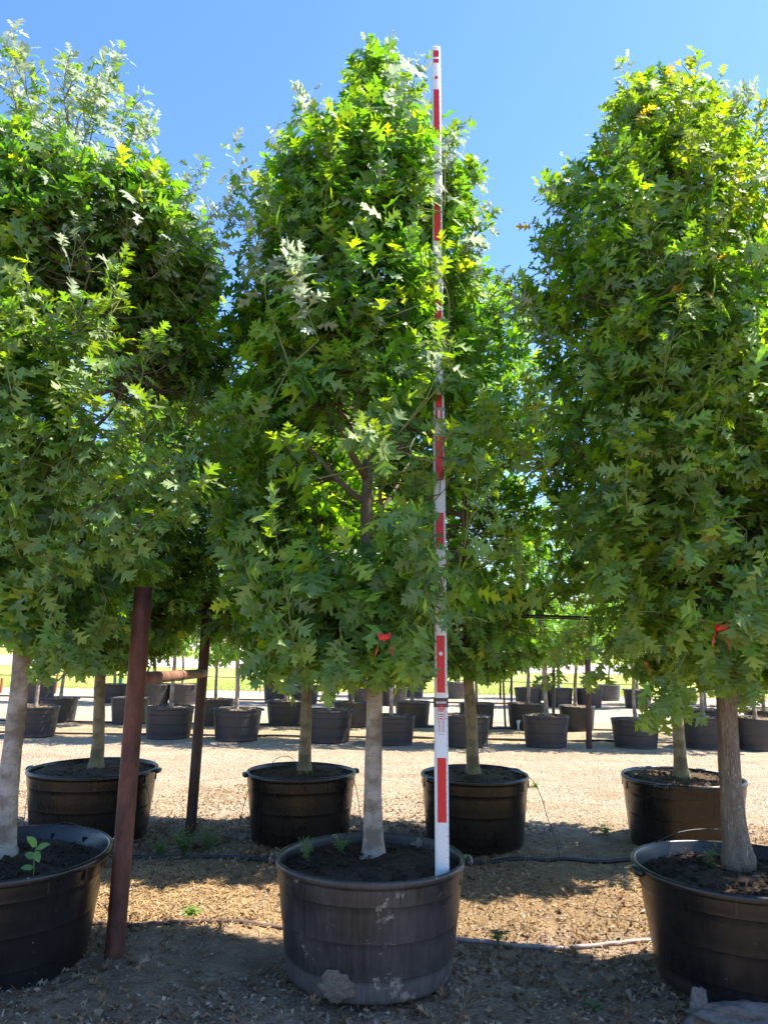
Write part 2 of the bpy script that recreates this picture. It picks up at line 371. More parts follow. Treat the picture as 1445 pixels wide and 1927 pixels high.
T_HI = [template(EDGE, k, d, f, w, wd*1.16) for k, (d, f, w, wd) in enumerate([(.20,.22,.03,1.0),(.42,.30,.04,.92),(.08,.40,.05,.85),(.55,.15,.03,1.05),(-.1,.25,.05,.95),(.75,.55,.07,.8),(-.35,.5,.08,.9)])]
T_LO = [template(EDGE_LO, k, d, f, w, wd*1.12, False) for k, (d, f, w, wd) in enumerate([(.20,.22,.03,1.0),(.45,.35,.04,.9),(.05,.3,.05,1.05)])]
T_S = [template(EDGE_S, k, d, f, w, wd, False) for k, (d, f, w, wd) in enumerate([(.15,.2,.02,1.0),(.4,.3,.02,.8)])]

def leaves_np(T, P, L, N, S, tint, seed, pale=None):
    r = np.random.RandomState(seed); var = r.randint(0, len(T), len(P)); Vs = []; Qs = []; Cs = []; off = 0
    L = L/np.linalg.norm(L, axis=1)[:, None]; B = np.cross(N, L); bn = np.linalg.norm(B, axis=1)[:, None]; bn[bn < 1e-6] = 1; B = B/bn; Nn = np.cross(L, B)
    for k, (TV, TF) in enumerate(T):
        m = var == k; n = m.sum()
        if not n: continue
        V = P[m][:, None, :]+S[m][:, None, None]*(TV[None, :, 0:1]*L[m][:, None, :]+TV[None, :, 1:2]*B[m][:, None, :]+TV[None, :, 2:3]*Nn[m][:, None, :])
        nv = len(TV); Qs.append((TF[None]+(np.arange(n)*nv)[:, None, None]).reshape(-1, 4)+off); Vs.append(V.reshape(-1, 3))
        Cs.append(np.repeat(np.column_stack([tint[m], (np.ones(n) if pale is None else 1.0-pale[m])]), nv, axis=0)); off += n*nv
    return np.vstack(Vs), np.vstack(Qs), np.vstack(Cs)

PAL = {
 'center': [((.062,.160,.018), .44), ((.120,.245,.018), .36), ((.036,.105,.020), .10), ((.21,.31,.02), .10)],
 'left':   [((.058,.150,.022), .44), ((.115,.225,.022), .36), ((.034,.100,.022), .12), ((.20,.26,.02), .08)],
 'right':  [((.075,.160,.016), .40), ((.140,.245,.017), .38), ((.040,.100,.018), .09), ((.20,.28,.02), .09), ((.33,.20,.03), .012)],
 'back':   [((.066,.155,.017), .48), ((.120,.225,.020), .42), ((.038,.100,.018), .10)],
 'live':   [((.055,.085,.020), .52), ((.105,.135,.028), .34), ((.032,.052,.016), .14)],
 'bright': [((.100,.225,.018), .50), ((.160,.300,.020), .40), ((.060,.140,.014), .10)],
}
def tints(pal, n, r):
    cols = np.array([c for c, w in PAL[pal]]); w = np.array([w for c, w in PAL[pal]]); i = r.choice(len(cols), n, p=w/w.sum())
    return cols[i]*1.32*r.uniform(.75, 1.3, (n, 1))*r.uniform(.93, 1.07, (n, 3))

def env_from_outline(rows, Ytree, cx_of_z):
    """outline read off the photograph, turned into metres left and right of the trunk at the tree's own distance"""
    out = []
    for y, xl, xr in rows:
        a = at(xl, y, Ytree); b = at(xr, y, Ytree); z = (a.z+b.z)/2; c = cx_of_z(z)
        out.append((z, max(.05, c-a.x-.06), max(.05, b.x-c-.06)))
    return sorted(out)

def bez(p0, p1, p2, n):
    return [p0*((1-t)**2)+p1*(2*t*(1-t))+p2*(t*t) for t in [i/(n-1) for i in range(n)]]

def make_tree(name, label, cat, group, base, trunk, trad, env, seed, pal, bark, nl=14, ntw=520, per=11, leaf=.14, T=None, mleaf=None,
              shoots=(), extra_limbs=(), limb_parts=True, depth=.95, clump=(-.36, 2.9), flare=1.38, droopz=(1.4, 2.6), shootcol=None, wig=.01, nauto=0, silver=0.0, clear=None):
    """base: point at the soil; trunk: world points; env: [(z, r_left, r_right)]"""
    r = np.random.RandomState(seed); rr = random.Random(seed); T = T or T_HI; mleaf = mleaf or M_LEAF
    root = empty(name, base); tag(root, label, cat, group); b0 = Vector(base)
    tp = [Vector(p) for p in trunk]
    zs = [p.z for p in tp]
    def tr_at(z):
        z = min(max(z, zs[0]), zs[-1])
        for i in range(len(tp)-1):
            if z <= tp[i+1].z:
                t = (z-tp[i].z)/max(1e-6, tp[i+1].z-tp[i].z); return tp[i].lerp(tp[i+1], t)
        return tp[-1].copy()
    def tr_rad(z):
        t = (z-zs[0])/(zs[-1]-zs[0]); return trad*(1-t)**.8*(1-.15*t)+.004
    n = 46; pts = []; rad = []
    for i in range(n):
        z = zs[0]+(zs[-1]-zs[0])*(i/(n-1))**1.25; p = tr_at(z)
        if i: p = p+Vector((math.sin(z*5+seed)*wig, math.cos(z*4.2+seed*2)*wig, 0))*min(1, (z-zs[0])*1.5)
        pts.append(p-b0); rad.append(tr_rad(z)*(1+(flare-1)*math.exp(-(z-zs[0])/.07)))
    pts.insert(0, pts[0]-Vector((0,0,.05))); rad.insert(0, rad[0]*1.05)
    ws = Sines(seed+50, 1.0, 6)
    tb = MB(); tb.tube(pts, rad, 20, wob=lambda i, th: 1+.035*math.sin(3*th+i*.5)+.025*math.sin(7*th-i*.9)+.03*math.sin(2*th+i*1.7)+.05*max(0, math.sin(i*1.3+seed))**6*math.cos(th-i))
    tro = tb.build('trunk', bark, root, True)
    ez = np.array([e[0] for e in env]); eL = np.array([e[1] for e in env]); eR = np.array([e[2] for e in env])
    def er(z, phi):
        l = np.interp(z, ez, eL); q = np.interp(z, ez, eR); c = np.cos(phi); w = (1+c)/2
        lr = l*(1-w)+q*w; fb = (l+q)/2*depth; s2 = np.sin(phi)**2
        return lr*(1-s2)+fb*s2
    zlo, zhi = ez[0], ez[-1]
    samples = []   # attachable points
    for z in np.linspace(zlo-.05, zs[-1], 60): samples.append((tr_at(z), 0))
    def limb(path, r0, i):
        mb = MB(); m_ = len(path); rads = [r0*(1-.82*(k/(m_-1))) for k in range(m_)]
        mb.tube([p-b0 for p in path], rads, 9, wob=lambda a, th: 1+.06*math.sin(2*th+a)); mb.build('limb', M_LIMB, root, True)
        for k in range(1, m_):
            if r0 > .009: samples.append((path[k], 1))
    paths = []
    for i in range(nl):
        f = (i+.5)/nl; z0 = zlo+.10+(zhi-zlo)*.80*f; phi = i*2.39996+rr.uniform(-.4, .4)
        z1 = min(zhi-.08, z0+rr.uniform(.30, .62)*(1.15-.4*f)); rad1 = float(er(z1, phi))*rr.uniform(.72, .92)
        s = tr_at(z0); c1 = tr_at(z1); e = Vector((c1.x+math.cos(phi)*rad1, c1.y+math.sin(phi)*rad1, z1))
        mid = s.lerp(e, .55)+Vector((math.cos(phi)*.05, math.sin(phi)*.05, -.12*rad1))
        p = bez(s, mid, e, 9)
        for k in range(1, 8): p[k] = p[k]+Vector((rr.uniform(-.015,.015), rr.uniform(-.015,.015), rr.uniform(-.01,.01)))
        paths.append((p, tr_rad(z0)*rr.uniform(.38, .55)+.003))
    for path, r0 in extra_limbs: paths.append(([Vector(p) for p in path], r0))
    if limb_parts:
        for i, (p, r0) in enumerate(paths): limb(p, r0, i)
    else:
        for p, r0 in paths:
            for k in range(1, len(p)): samples.append((p[k], 1))
    SP = np.array([tuple(s[0]) for s in samples])
    # twigs through the crown's volume, with clumps and gaps
    nz = Sines(seed+9, clump[1], 12); tw = []; tries = 0
    area = np.interp(np.linspace(zlo, zhi, 60), ez, eL+eR)+.12; cdf = np.cumsum(area); cdf /= cdf[-1]
    while len(tw) < ntw and tries < 60:
        tries += 1; m_ = ntw
        z = zlo+(zhi-zlo)*np.interp(r.uniform(0, 1, m_), cdf, np.linspace(0, 1, 60)); phi = r.uniform(0, 2*math.pi, m_)
        rho = er(z, phi)*(r.uniform(.02, 1, m_)**.5)*.93
        cx = np.array([tuple(tr_at(q)) for q in z]); P = np.column_stack([cx[:, 0]+np.cos(phi)*rho, cx[:, 1]+np.sin(phi)*rho, z])
        ok = (nz(P) > clump[0]) & (r.uniform(0, 1, m_) < (er(z, phi)/np.maximum(np.interp(z, ez, eL), np.interp(z, ez, eR)))**.7)
        for k in np.nonzero(ok)[0]: tw.append((P[k], phi[k], rho[k]))
    tw = tw[:ntw]
    cb = MB(); LP = []; LL = []; LN = []; LS = []; LC = []
    up = Vector((0,0,1))
    def dress(path, nleaf, s, start=.15, tipc=None, small=.0, keep=1.0):
        """leaves spiralling along a twig, drooping low in the crown and spreading towards the top"""
        m_ = len(path)-1
        for k in range(nleaf):
            t = start+(1-start)*((k+.5)/nleaf)**.85; q = t*m_; i = min(int(q), m_-1); p = path[i].lerp(path[i+1], q-i)
            d = (path[i+1]-path[i]).normalized(); a = d.cross(Vector((.3,.2,1))).normalized(); b = d.cross(a)
            th = k*2.39996+rr.uniform(-.5,.5); rad = a*math.cos(th)+b*math.sin(th)
            dr = min(1, max(0, (droopz[1]-p.z)/(droopz[1]-droopz[0])))
            L = d*(.35+.5*t)+rad*.85+Vector((rr.gauss(0,.2), rr.gauss(0,.2), rr.gauss(0,.2)-(.10+.95*dr)))
            L.normalize(); out = (p-tr_at(p.z)); out.z = 0
            if out.length > 1e-4: out.normalize()
            N = up*(.85-.25*dr)+out*(.55+.55*dr)+Vector((rr.gauss(0,.55), rr.gauss(0,.55), rr.gauss(0,.45)))
            tip = p+L*s*.5
            if clear and clear[0] < tip.x < clear[1] and tip.y < clear[2] and rr.random() < clear[3]: continue
            sz = s*rr.uniform(.55, 1.22)*(1-small*t)
            LP.append(tuple(p+L*sz*.14-b0)); LL.append(tuple(L)); LN.append(tuple(N)); LS.append(sz); LC.append(t)
    for P, phi, rho in tw:
        p = Vector(P); out = Vector((math.cos(phi), math.sin(phi), 0)); hz = (p.z-zlo)/(zhi-zlo)
        d = (out*rr.uniform(.25,.9)+up*(rr.uniform(-.25,.6)+.55*hz)+Vector((rr.gauss(0,.3), rr.gauss(0,.3), 0))).normalized()
        ln = rr.uniform(.14, .30)
        q = p-d*ln*.5; e = p+d*ln*.5; path = [q, q.lerp(e, .5)+Vector((rr.gauss(0,.01), rr.gauss(0,.01), .01)), e]
        dv = SP-np.array(tuple(q)); dist = np.sqrt((dv**2).sum(1))+np.maximum(0, dv[:, 2])*1.5; j = int(dist.argmin()); s = Vector(SP[j])
        mid = s.lerp(q, .5)+Vector((0,0,-.03))
        if limb_parts or rr.random() < .5: cb.tube([s-b0, mid-b0, q-b0, path[1]-b0, e-b0], [.0045,.0038,.003,.0024,.0014], 4, 0, False)
        dress(path, per, leaf*(1-.22*hz), small=.15)
    nbase = len(LP)
    auto = []
    for k in range(nauto):
        z = zlo+(zhi-zlo)*rr.uniform(.12, .93); ph = rr.uniform(0, 6.283); rho = float(er(z, ph)); c = tr_at(z); o_ = Vector((math.cos(ph), math.sin(ph), 0))
        p0 = c+o_*rho*.72; ln = rr.uniform(.22, .42)*min(1, .35+rho/.7); auto.append((p0, p0+o_*ln*rr.uniform(.35, .9)+up*ln*rr.uniform(.5, 1.0), int(ln*60), rr.uniform(.65, .85)))
    blown_glint = []
    for si, sh in enumerate(list(shoots)+auto):
        n_before = len(LP)
        p0, p1, k = Vector(sh[0]), Vector(sh[1]), sh[2]; s = sh[3] if len(sh) > 3 else .75
        bow = Vector((rr.uniform(-.05,.05), rr.uniform(-.05,.05), 0)); path = bez(p0, p0.lerp(p1, .5)+bow, p1, 8)
        dv = SP-np.array(tuple(p0)); j = int((dv**2).sum(1).argmin()); src = Vector(SP[j])
        cb.tube([src-b0]+[q-b0 for q in path], [.0042]+[.0034-.0022*i/7 for i in range(8)], 5, 1, False)
        dress(path, k, leaf*s, .0, small=.35)
        # side sprigs
        for i in range(1, 7):
            if rr.random() < .75:
                q = path[i]; d = (path[i+1]-path[i]).normalized(); sd = Vector((rr.gauss(0,1), rr.gauss(0,1), .3)).normalized(); e = q+(d*.8+sd*.8)*rr.uniform(.07,.16)*(1-.08*i)
                cb.tube([q-b0, e-b0], [.003,.0015], 4, 1, False); dress([q, q.lerp(e,.5), e], 4, leaf*s*.9, .3, small=.2)
        if rr.random() < silver*(1.2 if sh[1][2] > 3.3 else 0): blown_glint.append((n_before, len(LP)))
    P_, L_, N_, S_ = np.array(LP), np.array(LL), np.array(LN), np.array(LS); tn = tints(pal, len(P_), r)
    if len(LP) > nbase and pal != 'live':
        k = slice(nbase, len(LP)); fresh = np.array(shootcol if shootcol else (.14,.20,.02)); w = r.uniform(.1, .75, (len(LP)-nbase, 1)); tn[k] = tn[k]*(1-w)+fresh*w
    hzs = (P_[:, 2]+b0.z-zlo)/(zhi-zlo); pk = (r.uniform(0, 1, len(P_)) < silver*.16*np.clip((hzs-.35)*2, 0, 1))
    for a_, b_ in blown_glint: pk[a_:b_] |= r.uniform(0, 1, b_-a_) < .6
    w_ = r.uniform(.45, 1, (int(pk.sum()), 1)); tn[pk] = tn[pk]*(1-w_)+np.array([.52,.60,.46])*w_  # paled leaves: turned undersides, plus sun gloss painted into the tint
    V, Qd, C = leaves_np(T, P_, L_, N_, S_, tn, seed+1, pk.astype(float))
    V2 = np.array(cb.v) if cb.v else np.zeros((0, 3)); Q2 = np.array(cb.f) if cb.f else np.zeros((0, 4), int)
    VV = np.vstack([V, V2]); QQ = np.vstack([Qd, Q2+len(V)]) if len(Q2) else Qd
    mi = np.concatenate([np.zeros(len(Qd)), 1+np.array(cb.m)]) if len(Q2) else np.zeros(len(Qd))
    CC = np.vstack([C, np.ones((len(V2), 4))])
    mesh_np('crown', VV, QQ, [mleaf, M_TWIG, M_GTWIG], mi, CC, root)
    return root

# ------------------------------------------------------------------ pots
def pot_profile(Rr, h, Rb, lip=.016):
    def rad(t): return Rb+(Rr-lip-Rb)*t**.9
    p = [(Rb-.03, .0), (Rb-.008, .003), (Rb-.001, .010)]
    for t in (.05, .12, .185): p.append((rad(t), h*t))
    def step(t, a, b_): p.extend([(rad(t)+a, h*t), (rad(t)+a+.0006, h*t+.0012), (rad(t)+b_-.0004, h*t+.0035), (rad(t)+b_, h*t+.006), (rad(t)+b_, h*t+.012)])
    step(.19, 0, .003)
    for t in (.28, .36, .44): p.append((rad(t)+.003, h*t))
    step(.48, .003, .0065)
    for t in (.56, .64, .72): p.append((rad(t)+.0065, h*t))
    step(.78, .0065, .0115)
    for t in (.84, .88, .915): p.append((rad(t)+.0115, h*t))
    p += [(rad(.92)+.012, h*.935), (Rr-.003, h*.938), (Rr-.0005, h*.943), (Rr, h*.95), (Rr+.002, h*.97), (Rr, h*.988), (Rr-.004, h*.997), (Rr-.010, h), (Rr-.018, h-.002), (Rr-.022, h*.985), (Rr-.024, h*.95)]
    for t in (.85, .7, .5): p.append((rad(t)-.010, h*t))
    return p
def make_pot(loc, Rr, h, Rb, mat, soilmat, seed, soil_h=None, n=72, lugs=True, lip=.016, detail=True, rz=0, bits=260, tilt=(0,0), label=None, group=None):
    root = empty('nursery_pot', loc, rz); rr = random.Random(seed)
    sd = [rr.uniform(0, 6.28) for _ in range(4)]; amp = rr.uniform(.004, .010)*Rr/.44
    def warp(r, z, th):
        k = (z/h)**1.5; return r*(1+amp/Rr*k*math.sin(2*th+sd[0])+amp*.5/Rr*k*math.sin(3*th+sd[1])), z+(.004*math.sin(2*th+sd[2])*k)
    b = MB(); b.lathe(pot_profile(Rr, h, Rb, lip), n, warp=warp); body = b.build('pot_body', mat, root, True)
    if lugs:
        for s in (0, math.pi):
            g = MB(); c = Vector((math.cos(s)*(Rr+.008), math.sin(s)*(Rr+.008), h*.965)); 
            pts = [c+Vector((-.028*math.sin(a)*0, 0, 0))+Vector((math.cos(s)*.012*math.sin(a), -.05*math.cos(a)*1.0, -.004+.002*math.sin(a))) for a in np.linspace(0, math.pi, 7)]
            g.tube(pts, [.012,.017,.020,.021,.020,.017,.012], 8); g.build('handle', mat, root, True)
        if detail:
            for k in range(14):
                g = MB(); a = k*2*math.pi/14+.1+rr.uniform(-.03,.03); ra = Rb+(Rr-lip-Rb)*.87**.9+.0095
                g.box((math.cos(a)*ra, math.sin(a)*ra, h*.875), (.008, .010, h*.115), a); g.build('rim_rib', mat, root)
    sh = soil_h if soil_h is not None else h*.90; rs = Rb+(Rr-lip-Rb)*(sh/h)**.9-.010
    s = MB(); nr, na = 16, 48; sn = Sines(seed+3, 14, 10); sn2 = Sines(seed+4, 55, 10); V = [(0, 0, sh+.025)]
    for i in range(1, nr+1):
        q = i/nr
        P = np.array([(rs*q*math.cos(2*math.pi*k/na), rs*q*math.sin(2*math.pi*k/na), 0) for k in range(na)]); z = .009*sn(P)+.005*sn2(P)
        for k in range(na): V.append((P[k, 0], P[k, 1], sh+.025*(1-q*q)+z[k]*(1 if i < nr else .3)))
    Fc = [(0, 1+k, 1+(k+1) % na) for k in range(na)]+[(1+(i-1)*na+k, 1+i*na+k, 1+i*na+(k+1) % na, 1+(i-1)*na+(k+1) % na) for i in range(1, nr) for k in range(na)]
    s.add(V, Fc)
    for k in range(bits):
        a = rr.uniform(0, 6.28); q = math.sqrt(rr.random())*.95; l = rr.uniform(.008, .032); w = l*rr.uniform(.15,.6)
        c = Vector((rs*q*math.cos(a), rs*q*math.sin(a), sh+.025*(1-q*q)+.010)); M = Matrix.Rotation(rr.uniform(0,6.28), 3, 'Z') @ Matrix.Rotation(rr.gauss(0,.5), 3, 'X') @ Matrix.Rotation(rr.gauss(0,.4), 3, 'Y')
        s.box(c, (l, w, w*.5), tilt=M)
    s.build('soil', soilmat, root, True)
    root.rotation_euler = (tilt[0], tilt[1], rz)
    tag(root, label, 'plant pot', group); return root

MP_C = mat_pot('faded_black_plastic', (.020,.0185,.018), (.080,.071,.065), .8, (.27,.21,.16), .605, .105, .30)
MP_L = mat_pot('clean_black_plastic', (.009,.009,.0095), (.028,.023,.020), .35, (.20,.16,.12), .74, .05, .25)
MP_R = mat_pot('dusty_black_plastic', (.008,.0075,.008), (.036,.028,.024), .5, (.28,.22,.17), .70, .08, .25)
MP_2 = mat_pot('second_row_plastic', (.006,.0055,.005), (.030,.023,.017), .45, (.16,.12,.09), .74, .04, .22)
MP_F = mat_pot('grey_black_plastic', (.026,.023,.024), (.070,.058,.054), .6, (.24,.20,.17), .78, .06, .5)
MP_G = mat_pot('sun_faded_plastic', (.07,.063,.062), (.15,.135,.128), .6, (.30,.26,.22), .78, .06, .55)

Y1 = 3.90; Y2 = 6.45
g1 = 'pots in the nearest row'; PC = ground(698, 1881); PC.y = Y1
def px_at(x, y, Y): return at(x, y, Y).x
cx = px_at(698, 1640, Y1)
make_pot((cx, Y1, .05), .445, .50, .385, MP_C, M_SOIL, 1, .445, 96, rz=.02, bits=500, label='scuffed grey-black pot caked with pale mud, holding the measuring pole', group=g1)
lx = px_at(2, 1640, 3.88)
make_pot((lx, 3.88, .05), .505, .50, .405, MP_L, M_SOIL, 2, .43, 96, lip=.035, rz=.5, bits=500, label='smooth clean black pot with thick rim, left of the rusty pipe post', group=g1)
rx = px_at(1392, 1640, 3.83)
make_pot((rx, 3.83, .05), .485, .50, .385, MP_R, M_SOIL, 3, .43, 96, lip=.03, rz=.1, bits=500, label='black pot with scraped rim and cement lumps at its foot', group=g1)
row2 = [(178, 1443, .50, 'brown-black pot standing behind the near rusty pipe post'), (568, 1452, .435, 'glossy black pot behind and left of the mud-caked pot'),
        (893, 1459, .435, 'glossy black pot behind the foot of the measuring pole'), (1283, 1464, .475, 'wide black pot behind the furrowed tree trunk')]
R2 = []
for i, (x, y, Rr, lb) in enumerate(row2):
    px = px_at(x, y, Y2); R2.append(px)
    make_pot((px, Y2, 0), Rr, .525, Rr*.87, MP_2, M_SOIL2, 20+i, .49, 72, rz=.3*i, bits=350, label=lb, group='pots in the second row')

# cement and mud lumps stuck to pot feet
def lump(name, c, sz, mat, seed, lab, cat):
    r = Sines(seed, 30, 10); b = MB(); n, m_ = 56, 30; V = []
    for i in range(m_+1):
        th = math.pi*i/m_
        for k in range(n):
            ph = 2*math.pi*k/n; d = np.array([[math.sin(th)*math.cos(ph), math.sin(th)*math.sin(ph), math.cos(th)]])
            q = 1+.14*float(r(d*.09)[0])+.09*float(r(d*.27)[0])+.035*float(r(d*.7)[0]); V.append((c[0]+d[0,0]*sz[0]*q, c[1]+d[0,1]*sz[1]*q, c[2]+d[0,2]*sz[2]*q))
    b.add(V, [(i*n+k, i*n+(k+1) % n, (i+1)*n+(k+1) % n, (i+1)*n+k) for i in range(m_) for k in range(n)])
    return tag(b.build(name, mat, smooth=True), lab, cat)
M_MUD = mat_soil('dried_mud', (.22,.17,.13), (.42,.33,.25)); M_CEM = mat_soil('grey_cement', (.22,.20,.18), (.40,.36,.32))
a = at(632, 1878, Y1-.40); lump('mud_lump', (a.x, Y1-.385, .13), (.070,.014,.050), M_MUD, 4, 'dried brown mud lump stuck low on the mud-caked pot', 'mud')
a = at(1385, 1860, 3.42); lump('cement_lump', (a.x, 3.44, .06), (.20,.08,.055), M_CEM, 5, 'large grey cement lump at the foot of the scraped-rim pot', 'rubble')
a = at(1318, 1850, 3.44); lump('cement_lump', (a.x, 3.47, .09), (.035,.025,.07), M_CEM, 6, 'narrow upright grey cement lump left of the larger one', 'rubble')

# ------------------------------------------------------------------ trees in the two near rows
def trunkline(pix, Y, top):
    pts = [at(x, y, Y) for x, y in pix]; return pts
def cxf(pts):
    def f(z):
        zz = [p.z for p in pts]; return float(np.interp(z, zz, [p.x for p in pts]))
    return f
def S(x0, y0, Ya, x1, y1, Yb, k=26, s=.75): return (at(x0, y0, Ya), at(x1, y1, Yb), k, s)

YT = 4.02
tp = [at(703, 1611, YT), at(704, 1400, YT), at(702, 1200, YT), at(693, 1000, YT), at(690, 800, YT), at(697, 560, YT), at(697, 330, YT), at(703, 120, YT)]
env = env_from_outline([(130,685,725),(180,676,752),(230,660,795),(290,600,830),(330,530,860),(370,480,880),(420,455,890),(500,450,885),(600,430,890),(700,430,900),(800,425,900),(900,405,905),(1000,410,915),(1100,410,895),(1180,440,850),(1230,470,800)], YT, cxf(tp))
cs = [S(705,330,4.0,690,72,3.95,34,.62), S(722,300,4.0,742,70,4.0,34,.62), S(770,300,4.0,800,105,3.95,30,.65), S(540,560,3.8,438,272,3.75,34,.75), S(550,480,3.9,520,238,3.9,32,.7),
      S(610,430,3.5,640,232,3.5,30,.75), S(585,520,3.7,572,290,3.8,24,.7), S(830,520,3.9,922,392,3.8,24,.75), S(840,600,3.8,908,455,3.8,24,.75), S(800,420,3.8,850,240,3.9,26,.7), S(850,380,3.8,892,320,3.8,16,.7),
      S(842,1140,3.35,906,850,3.15,24,.92), S(835,1110,3.4,772,962,3.2,18,.9), S(560,1285,3.4,505,935,3.2,26,.95), S(520,1150,3.5,440,1010,3.3,18,1.0), S(600,640,3.4,560,470,3.3,26,.9),
      S(480,820,3.5,420,760,3.4,16,.9), S(720,830,3.3,705,820,3.2,8,1.0), S(600,900,3.4,530,820,3.25,18,1.0), S(640,1180,3.4,620,1265,3.4,10,1.05), S(520,1180,3.4,500,1255,3.4,12,1.05), S(760,1180,3.4,790,1250,3.4,12,1.05), S(700,420,3.5,715,250,3.6,26,.7), S(835,400,3.5,832,280,3.5,22,.7), S(800,570,3.45,838,465,3.4,24,.8), S(845,585,3.45,812,500,3.4,20,.8), S(805,745,3.4,845,640,3.4,24,.85), S(850,700,3.4,815,640,3.4,16,.9), S(800,1180,3.35,842,1045,3.3,22,.95), S(850,1160,3.35,812,1060,3.3,16,.95), S(815,870,3.4,850,800,3.35,14,.85), S(540,480,3.5,500,330,3.5,26,.8), S(500,560,3.5,470,420,3.5,26,.8)]
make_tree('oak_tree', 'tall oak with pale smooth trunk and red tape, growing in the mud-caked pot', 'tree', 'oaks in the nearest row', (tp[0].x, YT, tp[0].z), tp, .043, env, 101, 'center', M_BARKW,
          18, 1000, 11, .150, shoots=cs, nauto=34, silver=.45, clear=(px_at(832,1640,3.72)-.085, px_at(832,1640,3.72)+.085, 3.82, .80), extra_limbs=[([at(690,1215,YT), at(708,1208,3.85), at(722,1200,3.40)], .008), ([at(692,905,YT), at(660,850,3.9), at(640,800,3.8), at(640,740,3.75), at(652,660,3.7), at(656,560,3.7), at(655,480,3.7)], .020), ([at(650,820,3.85), at(610,760,3.7), at(575,715,3.6), at(545,690,3.5)], .013)])
tl = [at(8, 1605, 3.95), at(28, 1350, 3.95), at(45, 1160, 3.95), at(62, 1040, 3.95), at(90, 850, 3.95), at(115, 650, 3.95), at(128, 400, 3.95), at(135, 150, 3.95)]
env = env_from_outline([(150,112,146),(190,60,195),(240,0,260),(300,-50,305),(370,-80,360),(430,-95,395),(520,-100,428),(620,-100,435),(720,-105,445),(820,-105,440),(900,-105,420),(980,-100,370),(1050,-95,305),(1110,-90,220),(1180,-80,165)], 3.95, cxf(tl))
cs = [S(48,360,3.7,18,98,3.7,30,.6), S(120,320,3.9,130,108,3.9,34,.65), S(150,330,3.8,85,160,3.8,26,.65), S(225,360,3.8,238,178,3.8,26,.6), S(240,340,3.8,282,205,3.8,24,.6), S(320,520,3.8,388,292,3.8,32,.65), S(340,460,3.8,355,310,3.8,20,.6),
      S(350,580,3.8,438,385,3.8,28,.7), S(60,560,3.4,40,330,3.4,28,.8), S(100,700,3.3,215,560,3.2,26,.75), S(60,1100,3.3,150,800,3.2,26,.8), S(150,900,3.3,330,760,3.3,26,.8), S(300,930,3.6,440,790,3.5,24,.85), S(200,640,3.3,230,480,3.3,24,.8), S(260,760,3.3,300,620,3.3,24,.8), S(130,520,3.4,150,380,3.4,24,.75), S(30,760,3.2,20,620,3.2,24,.8), S(60,900,3.3,20,780,3.2,24,.9), S(110,880,3.3,140,740,3.2,24,.9), S(140,1000,3.3,230,900,3.2,24,.9), S(40,1050,3.3,20,930,3.2,22,.9), S(180,850,3.3,190,700,3.2,24,.9), S(90,760,3.3,100,620,3.2,24,.9), S(230,1000,3.3,310,860,3.2,24,.9), S(10,680,3.3,60,540,3.2,22,.9), S(150,700,3.3,160,560,3.2,24,.9), S(250,900,3.3,280,760,3.2,22,.9), S(70,1120,3.3,150,1020,3.2,22,.9), S(200,1060,3.3,270,980,3.2,20,.9), S(330,1000,3.3,380,900,3.2,20,.9), S(95,1160,3.4,90,1255,3.4,12,.95), S(20,1000,3.3,35,850,3.2,18,.85), S(200,1130,3.7,160,1240,3.6,14,.9), S(120,1150,3.6,130,1250,3.5,14,.9)]
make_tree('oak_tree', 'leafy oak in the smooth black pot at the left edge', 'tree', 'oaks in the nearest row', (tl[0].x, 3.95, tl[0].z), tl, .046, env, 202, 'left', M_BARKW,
          20, 1400, 11, .135, shoots=cs, nauto=46, silver=.85, extra_limbs=[([at(75,1060,3.95), at(160,985,3.8), at(260,935,3.7), at(350,890,3.7)], .014)])
tr = [at(1388, 1612, 3.93), at(1378, 1500, 3.93), at(1362, 1330, 3.93), at(1350, 1180, 3.93), at(1335, 1000, 3.93), at(1310, 700, 3.93), at(1275, 400, 3.93), at(1235, 200, 3.93)]
env = env_from_outline([(170,1190,1265),(230,1165,1330),(280,1135,1390),(330,1080,1440),(380,1030,1480),(440,998,1520),(520,965,1560),(600,965,1560),(700,965,1580),(800,960,1590),(900,960,1600),(1000,975,1600),(1100,1010,1600),(1190,1070,1590),(1260,1180,1560)], 3.93, cxf(tr))
cs = [S(1250,420,3.9,1178,100,3.9,40,.65), S(1285,330,3.9,1300,160,3.9,26,.65), S(1235,300,3.9,1250,150,3.9,24,.6), S(1370,480,3.8,1365,250,3.7,32,.7), S(1130,520,3.8,1030,335,3.8,28,.7), S(1080,620,3.7,1000,420,3.7,26,.7), S(1050,680,3.7,940,515,3.6,30,.75),
      S(1200,420,3.7,1145,265,3.7,24,.7), S(1400,560,3.7,1440,330,3.7,24,.7), S(1240,760,3.3,1290,555,3.2,28,.8), S(1280,800,3.3,1395,650,3.2,24,.8), S(1010,880,3.5,905,770,3.4,24,.85), S(1040,900,3.4,1000,735,3.3,20,.8), S(1180,960,3.3,1190,800,3.2,22,.85),
      S(1300,980,3.3,1370,760,3.2,26,.8), S(1290,1230,3.5,1225,1350,3.4,18,.95), S(1270,1250,3.5,1265,1340,3.5,14,.9), S(1380,1150,3.3,1440,1160,3.2,14,.95), S(1200,1150,3.5,1110,1270,3.5,18,.85), S(1100,1150,3.6,1040,1280,3.6,18,.8), S(1020,1130,3.5,940,975,3.4,16,.95), S(1350,1190,3.5,1345,1290,3.5,14,1.0), S(1400,1200,3.5,1420,1300,3.5,14,1.0), S(1230,640,3.4,1160,590,3.3,16,.8)]
